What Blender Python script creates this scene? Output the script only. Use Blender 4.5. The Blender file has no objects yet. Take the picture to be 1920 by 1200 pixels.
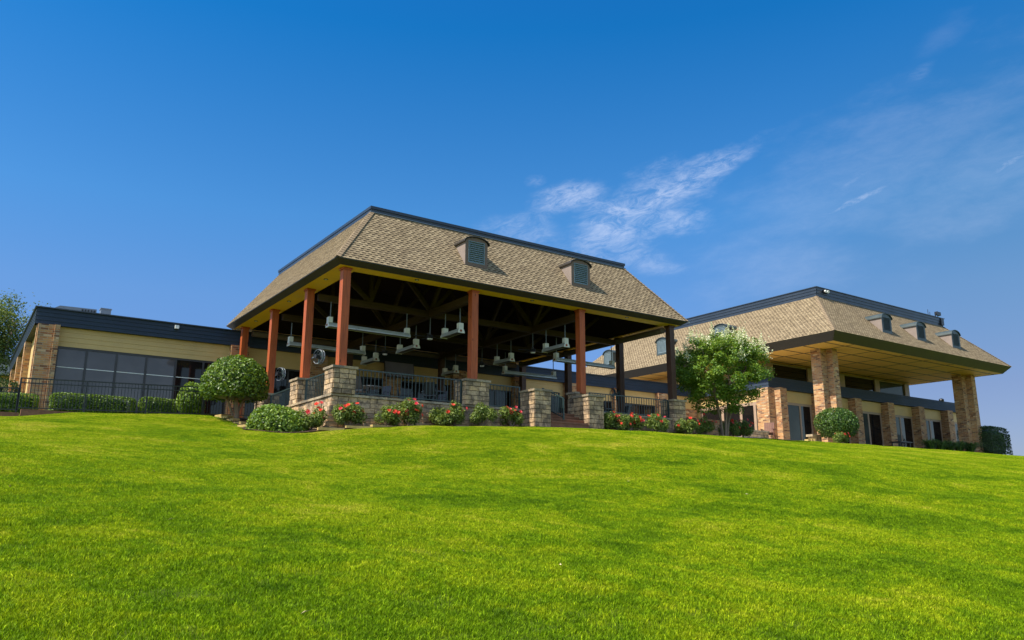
import bpy, math, random
import numpy as np
from mathutils import Vector, Matrix

# ------------------------------------------------------------------ scene, camera, light
SC = bpy.context.scene
COL = SC.collection
R = math.radians
PSI, PITCH, ROLL, FPX = R(-34.666), R(13.131), R(0.168), 1501.4
_f = Vector((-math.sin(PSI) * math.cos(PITCH), math.cos(PSI) * math.cos(PITCH), math.sin(PITCH)))
_r = Vector((math.cos(PSI), math.sin(PSI), 0.0))
_u = _r.cross(_f)
_r2 = _r * math.cos(ROLL) + _u * math.sin(ROLL)
_u2 = -_r * math.sin(ROLL) + _u * math.cos(ROLL)
cd = bpy.data.cameras.new("camera")
cam = bpy.data.objects.new("camera", cd)
COL.objects.link(cam)
cam.matrix_world = Matrix(((_r2.x, _u2.x, -_f.x, 0), (_r2.y, _u2.y, -_f.y, 0), (_r2.z, _u2.z, -_f.z, 0), (0, 0, 0, 1)))
cd.sensor_width = 36.0
cd.lens = FPX * 36.0 / 1920.0
cd.clip_start, cd.clip_end = 0.1, 6000.0
SC.camera = cam
SC.render.resolution_x, SC.render.resolution_y = 1024, 640

SUN_EL, SUN_AZ = R(53.0), R(-87.0)          # azimuth measured from +Y towards +X
to_sun = Vector((math.sin(SUN_AZ) * math.cos(SUN_EL), math.cos(SUN_AZ) * math.cos(SUN_EL), math.sin(SUN_EL)))
sd = bpy.data.lights.new("sun", 'SUN')
sd.energy, sd.angle, sd.color = 3.9, R(0.53), (1.0, 0.94, 0.83)
sun = bpy.data.objects.new("sun", sd)
COL.objects.link(sun)
sun.rotation_euler = (-to_sun).to_track_quat('-Z', 'Y').to_euler()
sun.location = to_sun * 200
SC.view_settings.view_transform = 'Standard'
SC.view_settings.look = 'None'
SC.view_settings.gamma = 1.0
SC.view_settings.exposure = 0.95
SC.cycles.max_bounces = 6
SC.cycles.transparent_max_bounces = 4
SC.cycles.caustics_reflective = False
SC.cycles.caustics_refractive = False
SC.cycles.use_denoising = True


# ------------------------------------------------------------------ node helpers
class NT:
    def __init__(s, tree):
        s.t = tree

    def n(s, typ, props=None, **inp):
        nd = s.t.nodes.new(typ)
        for k, v in (props or {}).items():
            setattr(nd, k, v)
        for k, v in inp.items():
            key = int(k[1:]) if k[0] == '_' and k[1:].isdigit() else k.replace('__', ' ')
            sk = nd.inputs[key]
            if isinstance(v, bpy.types.NodeSocket):
                s.t.links.new(v, sk)
            else:
                sk.default_value = v
        return nd

    def math(s, op, a, b=0.0, c=0.0, clamp=False):
        nd = s.t.nodes.new('ShaderNodeMath')
        nd.operation, nd.use_clamp = op, clamp
        for i, v in enumerate((a, b, c)):
            if isinstance(v, bpy.types.NodeSocket):
                s.t.links.new(v, nd.inputs[i])
            else:
                nd.inputs[i].default_value = v
        return nd.outputs[0]

    def mix(s, fac, a, b, blend='MIX'):
        nd = s.t.nodes.new('ShaderNodeMix')
        nd.data_type, nd.blend_type = 'RGBA', blend
        for sk, v in ((nd.inputs[0], fac), (nd.inputs[6], a), (nd.inputs[7], b)):
            if isinstance(v, bpy.types.NodeSocket):
                s.t.links.new(v, sk)
            else:
                sk.default_value = v if not isinstance(v, tuple) else (*v[:3], 1.0)
        return nd.outputs[2]

    def ramp(s, fac, stops, interp='LINEAR'):
        nd = s.t.nodes.new('ShaderNodeValToRGB')
        cr = nd.color_ramp
        cr.interpolation = interp
        while len(cr.elements) < len(stops):
            cr.elements.new(0.5)
        for e, (p, c) in zip(cr.elements, stops):
            e.position = p
            e.color = (*c[:3], 1.0) if isinstance(c, tuple) else (c, c, c, 1.0)
        s.t.links.new(fac, nd.inputs[0])
        return nd.outputs[0]

    def noise(s, vec, scale, detail=4.0, rough=0.55, dist=0.0):
        nd = s.n('ShaderNodeTexNoise', None, Scale=scale, Detail=detail, Roughness=rough, Distortion=dist)
        if vec is not None:
            s.t.links.new(vec, nd.inputs['Vector'])
        return nd.outputs[0]

    def mapr(s, v, a, b, c=0.0, d=1.0, smooth=False):
        nd = s.t.nodes.new('ShaderNodeMapRange')
        if smooth:
            nd.interpolation_type = 'SMOOTHSTEP'
        s.t.links.new(v, nd.inputs[0])
        for i, x in enumerate((a, b, c, d)):
            nd.inputs[i + 1].default_value = x
        return nd.outputs[0]

    def sep(s, v):
        nd = s.t.nodes.new('ShaderNodeSeparateXYZ')
        s.t.links.new(v, nd.inputs[0])
        return nd.outputs

    def comb(s, x=0.0, y=0.0, z=0.0):
        nd = s.t.nodes.new('ShaderNodeCombineXYZ')
        for i, v in enumerate((x, y, z)):
            if isinstance(v, bpy.types.NodeSocket):
                s.t.links.new(v, nd.inputs[i])
            else:
                nd.inputs[i].default_value = v
        return nd.outputs[0]

    def vscale(s, v, sc):
        nd = s.t.nodes.new('ShaderNodeVectorMath')
        nd.operation = 'MULTIPLY'
        s.t.links.new(v, nd.inputs[0])
        nd.inputs[1].default_value = sc
        return nd.outputs[0]

    def dot(s, v, d):
        nd = s.t.nodes.new('ShaderNodeVectorMath')
        nd.operation = 'DOT_PRODUCT'
        s.t.links.new(v, nd.inputs[0])
        nd.inputs[1].default_value = d
        return nd.outputs[1]

    def bump(s, h, strength=0.5, dist=0.02):
        return s.n('ShaderNodeBump', None, Strength=strength, Distance=dist, Height=h).outputs[0]


# ------------------------------------------------------------------ sky
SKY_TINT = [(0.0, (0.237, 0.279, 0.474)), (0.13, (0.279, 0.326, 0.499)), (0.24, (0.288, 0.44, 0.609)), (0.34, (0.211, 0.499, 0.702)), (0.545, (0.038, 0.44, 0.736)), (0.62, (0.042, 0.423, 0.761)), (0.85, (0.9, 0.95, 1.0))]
CLOUDS = ((43.0, 20.2, 30, 0.120, 0.055, 0.50, 1, 8), (46.6, 22.0, 27, 0.110, 0.026, 0.5, 1, 10), (49.9, 23.4, 16, 0.055, 0.016, 0.5, 1, 6),
          (39.7, 22.0, 6, 0.070, 0.024, 0.45, 1, 8), (45.8, 20.0, -8, 0.075, 0.024, 0.4, 1, 2), (41.0, 18.8, 10, 0.08, 0.03, 0.42, 1, 2),
          (36.3, 19.2, -12, 0.09, 0.03, 0.26, 1, -20), (44.7, 17.1, -18, 0.07, 0.022, 0.26, 1, -15), (36.4, 22.9, 8, 0.018, 0.010, 0.32, 1, 5),
          (60.0, 21.5, 24, 0.24, 0.085, 0.11, 0, 22), (59.2, 19.9, 19, 0.055, 0.006, 0.40, 1, 19), (59.2, 21.2, 24, 0.030, 0.005, 0.25, 1, 24),
          (66.5, 20.0, 20, 0.14, 0.08, 0.12, 0, 24), (64.2, 27.1, 28, 0.024, 0.010, 0.11, 1, 20), (68.6, 20.7, 25, 0.035, 0.006, 0.25, 1, 25),
          (65.5, 28.8, 30, 0.04, 0.02, 0.06, 0, 30), (53.5, 16.5, 5, 0.14, 0.05, 0.12, 0, 5), (55.6, 20.2, 8, 0.10, 0.03, 0.10, 0, 5))
W = bpy.data.worlds.new("World")
SC.world = W
W.use_nodes = True
W.node_tree.nodes.clear()
T = NT(W.node_tree)
sky = T.n('ShaderNodeTexSky', dict(sky_type='NISHITA', sun_disc=False, sun_elevation=SUN_EL, sun_rotation=SUN_AZ,
                                   altitude=200.0, air_density=1.0, dust_density=0.6, ozone_density=2.2))
D = T.n('ShaderNodeTexCoord').outputs['Generated']


def dirv(az, el):
    return Vector((math.sin(R(az)) * math.cos(R(el)), math.cos(R(az)) * math.cos(R(el)), math.sin(R(el))))


# the north-eastern sky is deep clear blue, paling to the horizon; overhead and to the south it is left whiter, as added fill light for shaded faces
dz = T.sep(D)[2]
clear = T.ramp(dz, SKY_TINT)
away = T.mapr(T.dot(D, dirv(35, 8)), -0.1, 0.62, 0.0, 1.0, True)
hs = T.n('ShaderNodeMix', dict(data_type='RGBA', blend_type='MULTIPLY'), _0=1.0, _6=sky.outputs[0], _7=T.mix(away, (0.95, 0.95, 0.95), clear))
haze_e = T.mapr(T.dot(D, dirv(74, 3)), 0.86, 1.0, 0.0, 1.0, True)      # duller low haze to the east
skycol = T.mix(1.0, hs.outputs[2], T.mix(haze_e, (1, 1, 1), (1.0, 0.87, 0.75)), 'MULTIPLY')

# cirrus: (azimuth, elevation, tilt of the long axis, half length, half width in radians, amount)
c0 = dirv(46, 21)
f1 = Vector((math.cos(R(46)), -math.sin(R(46)), 0))
f2 = Vector((-c0.x * c0.z, -c0.y * c0.z, c0.x ** 2 + c0.y ** 2)).normalized()
fr, fu = f1 * math.cos(R(11)) + f2 * math.sin(R(11)), f2 * math.cos(R(11)) - f1 * math.sin(R(11))
fv = T.comb(T.dot(D, fr), T.math('MULTIPLY', T.dot(D, fu), 2.4), 0.37)
warp = T.math('MULTIPLY', T.math('SUBTRACT', T.noise(fv, 11.0, 5.0, 0.62), 0.5), 1.9)
det = T.noise(fv, 34.0, 8.0, 0.74, 0.6)
det_s = T.mapr(det, 0.33, 0.68, 0.10, 1.0, True)
det_w = T.mapr(det, 0.30, 0.70, 0.6, 1.0, True)
total = None
for az, el, tilt, s1, s2, amt, tx, rot in CLOUDS:
    c = dirv(az, el)
    e1 = Vector((math.cos(R(az)), -math.sin(R(az)), 0))
    e2 = Vector((-c.x * c.z, -c.y * c.z, c.x ** 2 + c.y ** 2)).normalized()
    a, b = e1 * math.cos(R(tilt)) + e2 * math.sin(R(tilt)), e2 * math.cos(R(tilt)) - e1 * math.sin(R(tilt))
    la, lb = T.math('SUBTRACT', T.dot(D, a), a.dot(c)), T.math('SUBTRACT', T.dot(D, b), b.dot(c))
    q = T.math('SQRT', T.math('ADD', T.math('POWER', T.math('DIVIDE', la, s1), 2.0), T.math('POWER', T.math('DIVIDE', lb, s2), 2.0)))
    body = T.mapr(T.math('ADD', q, warp), 1.05, 0.1, 0.0, 1.0, True)
    body = T.math('MULTIPLY', body, T.mapr(q, 1.9, 1.2, 0.0, 1.0, True))
    m = T.math('MULTIPLY', T.math('MULTIPLY', body, det_s if tx else det_w), T.math('MULTIPLY', T.math('GREATER_THAN', T.dot(D, c), 0.0), amt))
    total = m if total is None else T.math('MAXIMUM', total, m)
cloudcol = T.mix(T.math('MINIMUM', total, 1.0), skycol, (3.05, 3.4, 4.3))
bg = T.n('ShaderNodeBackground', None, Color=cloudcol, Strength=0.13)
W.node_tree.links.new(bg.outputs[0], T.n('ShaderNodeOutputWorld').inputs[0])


# ------------------------------------------------------------------ materials
def material(name):
    m = bpy.data.materials.new(name)
    m.use_nodes = True
    m.node_tree.nodes.clear()
    t = NT(m.node_tree)
    out = t.n('ShaderNodeOutputMaterial')
    return m, t, out


def finish(m, t, out, color, rough=0.7, normal=None, spec=0.4, metal=0.0):
    b = t.n('ShaderNodeBsdfPrincipled', None, Roughness=rough, Metallic=metal)
    b.inputs['Specular IOR Level'].default_value = spec
    if isinstance(color, bpy.types.NodeSocket):
        t.t.links.new(color, b.inputs['Base Color'])
    else:
        b.inputs['Base Color'].default_value = (*color, 1.0)
    if normal is not None:
        t.t.links.new(normal, b.inputs['Normal'])
    t.t.links.new(b.outputs[0], out.inputs[0])
    return m


def plain(name, c, rough=0.6, spec=0.4, var=0.18, scale=3.0, bump=0.15, metal=0.0):
    """A paint or metal with uneven wear."""
    m, t, out = material(name)
    P = t.n('ShaderNodeTexCoord').outputs['Object']
    n1 = t.noise(P, scale, 5.0, 0.6)
    n2 = t.noise(P, scale * 14, 3.0, 0.6)
    f = t.math('ADD', t.math('MULTIPLY', n1, 0.7), t.math('MULTIPLY', n2, 0.3))
    lo = tuple(x * (1 - var) for x in c)
    hi = tuple(min(1, x * (1 + var)) for x in c)
    colr = t.ramp(f, [(0.3, lo), (0.7, hi)])
    rg = t.mapr(n1, 0.3, 0.7, rough - 0.08, rough + 0.08)
    m = finish(m, t, out, colr, rough, t.bump(n2, bump, 0.01) if bump else None, spec, metal)
    t.t.links.new(rg, [n for n in t.t.nodes if n.type == 'BSDF_PRINCIPLED'][0].inputs['Roughness'])
    return m


def m_brick():
    m, t, out = material("brick")
    uv = t.n('ShaderNodeUVMap').outputs[0]
    br = t.n('ShaderNodeTexBrick', dict(offset=0.5), Vector=uv, Color1=(0, 0, 0, 1), Color2=(1, 1, 1, 1), Mortar=(0.5, 0.5, 0.5, 1),
             Scale=1.0, Mortar__Size=0.009, Mortar__Smooth=0.25, Bias=0.0, Brick__Width=0.30, Row__Height=0.094)
    per = t.ramp(br.outputs[0], [(0.0, (0.10, 0.045, 0.028)), (0.14, (0.42, 0.18, 0.07)), (0.35, (0.60, 0.33, 0.13)), (0.55, (0.47, 0.21, 0.085)),
                                 (0.75, (0.66, 0.42, 0.19)), (0.88, (0.19, 0.09, 0.05)), (1.0, (0.72, 0.50, 0.28))])
    P = t.n('ShaderNodeTexCoord').outputs['Object']
    st = t.noise(P, 1.3, 6.0, 0.65)
    per = t.mix(t.mapr(st, 0.45, 0.75, 0.0, 0.55), per, (0.2, 0.11, 0.06))
    per = t.mix(t.mapr(t.noise(P, 40.0, 3.0), 0.3, 0.7, 0.0, 0.25), per, (0.1, 0.06, 0.04))
    colr = t.mix(br.outputs[1], per, (0.42, 0.33, 0.22))
    h = t.math('ADD', t.math('MULTIPLY', t.math('SUBTRACT', 1.0, br.outputs[1]), 1.0), t.math('MULTIPLY', t.noise(P, 60.0, 4.0), 0.5))
    return finish(m, t, out, colr, 0.85, t.bump(h, 0.7, 0.012), 0.25)


def m_stone(name, base, dark, cap=False):
    """Split-face block: tint per block from the mesh, rough face, lichen and water stains."""
    m, t, out = material(name)
    P = t.n('ShaderNodeTexCoord').outputs['Object']
    tint = t.n('ShaderNodeAttribute', dict(attribute_name='tint')).outputs['Fac']
    c0 = t.ramp(tint, [(0.0, tuple(x * 0.5 for x in base)), (0.35, base), (0.7, (base[0] * 1.1, base[1] * 1.02, base[2] * 0.85)),
                       (1.0, tuple(min(1, x * 1.25) for x in base))])
    n1 = t.noise(P, 2.2, 8.0, 0.7, 0.4)
    c0 = t.mix(t.mapr(n1, 0.42, 0.62, 0.0, 0.8, True), c0, dark)
    n2 = t.noise(P, 22.0, 6.0, 0.7)
    c0 = t.mix(t.mapr(n2, 0.4, 0.75, 0.0, 0.5), c0, tuple(x * 0.35 for x in base))
    h = t.math('ADD', t.math('MULTIPLY', t.noise(P, 11.0, 6.0, 0.65), 0.8), t.math('MULTIPLY', n2, 0.4))
    return finish(m, t, out, c0, 0.9, t.bump(h, 0.95, 0.05), 0.2)


def m_shingle():
    m, t, out = material("asphalt_shingle")
    uv = t.sep(t.n('ShaderNodeUVMap').outputs[0])
    row = t.math('FLOOR', t.math('DIVIDE', uv[1], 0.137))
    vf = t.math('FRACT', t.math('DIVIDE', uv[1], 0.137))
    rj = t.n('ShaderNodeTexWhiteNoise', dict(noise_dimensions='1D'), W=row).outputs[0]
    x = t.math('ADD', t.math('DIVIDE', uv[0], 0.245), t.math('ADD', t.math('MULTIPLY', row, 0.5), t.math('MULTIPLY', rj, 0.16)))
    xi, xf = t.math('FLOOR', x), t.math('FRACT', x)
    wn = t.n('ShaderNodeTexWhiteNoise', dict(noise_dimensions='2D'), Vector=t.comb(xi, row, 0.0)).outputs[0]
    wid = t.math('ADD', 0.50, t.math('MULTIPLY', wn, 0.2))
    inx = t.math('MULTIPLY', t.mapr(xf, 0.02, 0.06), t.math('LESS_THAN', xf, wid))
    inv_ = t.math('MULTIPLY', t.math('GREATER_THAN', vf, 0.5), t.math('LESS_THAN', vf, 0.98))
    dash = t.math('MULTIPLY', inx, inv_)
    P = t.n('ShaderNodeTexCoord').outputs['Object']
    g = t.noise(P, 90.0, 3.0, 0.7)
    big = t.noise(P, 0.9, 5.0, 0.6)
    wn2 = t.n('ShaderNodeTexWhiteNoise', dict(noise_dimensions='2D'), Vector=t.comb(t.math('ADD', xi, 31.0), row, 0.0)).outputs[0]
    light = t.ramp(wn2, [(0.0, (0.21, 0.158, 0.092)), (0.5, (0.285, 0.215, 0.125)), (1.0, (0.36, 0.278, 0.165))])
    dark = t.ramp(wn, [(0.0, (0.018, 0.013, 0.009)), (0.75, (0.042, 0.03, 0.02)), (1.0, (0.10, 0.072, 0.046))])
    c = t.mix(dash, light, dark)
    c = t.mix(t.mapr(g, 0.4, 0.8, 0.0, 0.2), c, (0.14, 0.105, 0.07))
    c = t.mix(t.mapr(big, 0.4, 0.75, 0.0, 0.22), c, (0.2, 0.15, 0.1))
    h = t.math('ADD', t.math('MULTIPLY', t.math('SUBTRACT', 1.0, dash), 1.0), t.math('MULTIPLY', g, 0.5))
    return finish(m, t, out, c, 0.92, t.bump(h, 0.6, 0.012), 0.15)


def m_wood(name, c, dark, axis=2, rough=0.55, knots=True):
    m, t, out = material(name)
    P = t.n('ShaderNodeTexCoord').outputs['Object']
    sc = [26.0, 26.0, 26.0]
    sc[axis] = 1.1
    g = t.noise(t.vscale(P, tuple(sc)), 1.0, 6.0, 0.65, 0.6)
    w = t.noise(P, 0.8, 4.0, 0.6)
    col = t.ramp(t.math('ADD', t.math('MULTIPLY', g, 0.75), t.math('MULTIPLY', w, 0.25)),
                 [(0.3, dark), (0.5, c), (0.72, tuple(min(1, x * 1.35) for x in c))])
    if knots:
        vo = t.n('ShaderNodeTexVoronoi', dict(feature='F1'), Vector=t.vscale(P, (4.0, 4.0, 1.3)), Scale=1.0)
        k = t.mapr(vo.outputs[0], 0.05, 0.11, 1.0, 0.0, True)
        col = t.mix(t.math('MULTIPLY', k, 0.85), col, tuple(x * 0.25 for x in dark))
    return finish(m, t, out, col, rough, t.bump(g, 0.25, 0.01), 0.35)


def m_soffit_panels():
    m, t, out = material("soffit_panels")
    uv = t.n('ShaderNodeUVMap').outputs[0]
    br = t.n('ShaderNodeTexBrick', dict(offset=0.0), Vector=uv, Color1=(1, 1, 1, 1), Color2=(0.86, 0.84, 0.82, 1), Mortar=(0, 0, 0, 1), Scale=1.0,
             Mortar__Size=0.075, Mortar__Smooth=0.1, Bias=0.0, Brick__Width=2.9, Row__Height=1.45)
    n = t.noise(t.n('ShaderNodeTexCoord').outputs['Object'], 0.5, 5.0, 0.6)
    c = t.mix(t.mapr(n, 0.35, 0.7), (0.90, 0.53, 0.13), (0.80, 0.46, 0.11))
    c = t.mix(1.0, c, br.outputs[0], 'MULTIPLY')
    c = t.mix(br.outputs[1], c, (0.13, 0.085, 0.035))
    return finish(m, t, out, c, 0.6, None, 0.3)


def m_glass(name, inner, rough=0.03, spec=0.7):
    """A pane with what is behind it seen as one dark tone; it mirrors the sky and the lawn."""
    m, t, out = material(name)
    P = t.n('ShaderNodeTexCoord').outputs['Object']
    n = t.noise(P, 0.55, 3.0, 0.5)
    c = t.mix(t.mapr(n, 0.35, 0.65), tuple(x * 0.75 for x in inner), tuple(x * 1.25 for x in inner))
    h = t.noise(P, 0.9, 2.0)
    return finish(m, t, out, c, rough, t.bump(h, 0.06, 0.02), spec)


def m_leaf(name, c1, c2, c3, trans=0.3, rough=0.42):
    m, t, out = material(name)
    tint = t.n('ShaderNodeAttribute', dict(attribute_name='tint')).outputs['Fac']
    P = t.n('ShaderNodeTexCoord').outputs['Object']
    n = t.noise(P, 1.9, 3.0, 0.6)
    f = t.math('ADD', t.math('MULTIPLY', tint, 0.75), t.math('MULTIPLY', n, 0.35))
    c = t.ramp(f, [(0.12, c1), (0.5, c2), (0.95, c3)])
    b = t.n('ShaderNodeBsdfPrincipled', None, Base__Color=c, Roughness=rough)
    b.inputs['Specular IOR Level'].default_value = 0.35
    tr = t.n('ShaderNodeBsdfTranslucent', None, Color=t.mix(0.5, c, (c3[0] * 1.3, c3[1] * 1.3, c3[2] * 0.6)))
    mx = t.n('ShaderNodeMixShader', None, Fac=trans, _1=b.outputs[0], _2=tr.outputs[0])
    t.t.links.new(mx.outputs[0], out.inputs[0])
    return m


def grass_color(t):
    P = t.n('ShaderNodeNewGeometry').outputs['Position']
    big = t.noise(t.vscale(P, (1.0, 1.0, 0.2)), 0.32, 4.0, 0.6, 0.6)
    mid = t.noise(t.vscale(P, (1.0, 1.0, 0.2)), 1.6, 6.0, 0.65, 0.8)
    small = t.noise(P, 7.0, 3.0, 0.6)
    f = t.math('ADD', t.math('MULTIPLY', big, 0.40), t.math('ADD', t.math('MULTIPLY', mid, 0.42), t.math('MULTIPLY', small, 0.18)))
    f = t.math('ADD', f, t.mapr(t.sep(P)[1], 3.0, 24.0, -0.035, 0.03))     # uphill brightening painted into the grass colour, yellower towards the top of the bank
    return t.ramp(f, [(0.34, (0.075, 0.17, 0.002)), (0.45, (0.18, 0.31, 0.003)), (0.54, (0.31, 0.41, 0.005)), (0.65, (0.52, 0.51, 0.04))]), P


def m_lawn():
    m, t, out = material("lawn_soil")
    c, P = grass_color(t)
    n = t.noise(P, 34.0, 4.0, 0.7)
    c = t.mix(t.mapr(n, 0.35, 0.7, 0.55, 0.95), c, (0.028, 0.032, 0.008))
    return finish(m, t, out, c, 0.95, t.bump(n, 0.7, 0.03), 0.1)


def m_grass():
    m, t, out = material("grass_blades")
    c, P = grass_color(t)
    tint = t.n('ShaderNodeAttribute', dict(attribute_name='tint')).outputs['Fac']
    tuft = t.noise(P, 26.0, 2.0, 0.6)
    c = t.mix(1.0, c, t.ramp(tuft, [(0.3, 0.52), (0.5, 1.0), (0.72, (1.6, 1.5, 1.9))]), 'MULTIPLY')
    c = t.mix(1.0, c, t.ramp(tint, [(0.0, (0.42, 0.46, 0.5)), (0.55, (0.95, 0.95, 1.0)), (0.85, (1.4, 1.28, 1.3)), (1.0, (2.3, 1.9, 4.0))]), 'MULTIPLY')
    b = t.n('ShaderNodeBsdfPrincipled', None, Base__Color=c, Roughness=0.6)
    b.inputs['Specular IOR Level'].default_value = 0.1
    tr = t.n('ShaderNodeBsdfTranslucent', None, Color=c)
    mx = t.n('ShaderNodeMixShader', None, Fac=0.35, _1=b.outputs[0], _2=tr.outputs[0])
    t.t.links.new(mx.outputs[0], out.inputs[0])
    return m


def m_mulch():
    m, t, out = material("mulch")
    P = t.n('ShaderNodeTexCoord').outputs['Object']
    vo = t.n('ShaderNodeTexVoronoi', None, Vector=P, Scale=16.0)
    c = t.mix(t.sep(vo.outputs[1])[0], (0.03, 0.02, 0.014), (0.13, 0.085, 0.055))
    h = t.math('ADD', vo.outputs[0], t.noise(P, 30.0, 4.0))
    return finish(m, t, out, c, 0.95, t.bump(h, 1.0, 0.05), 0.1)


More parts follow.
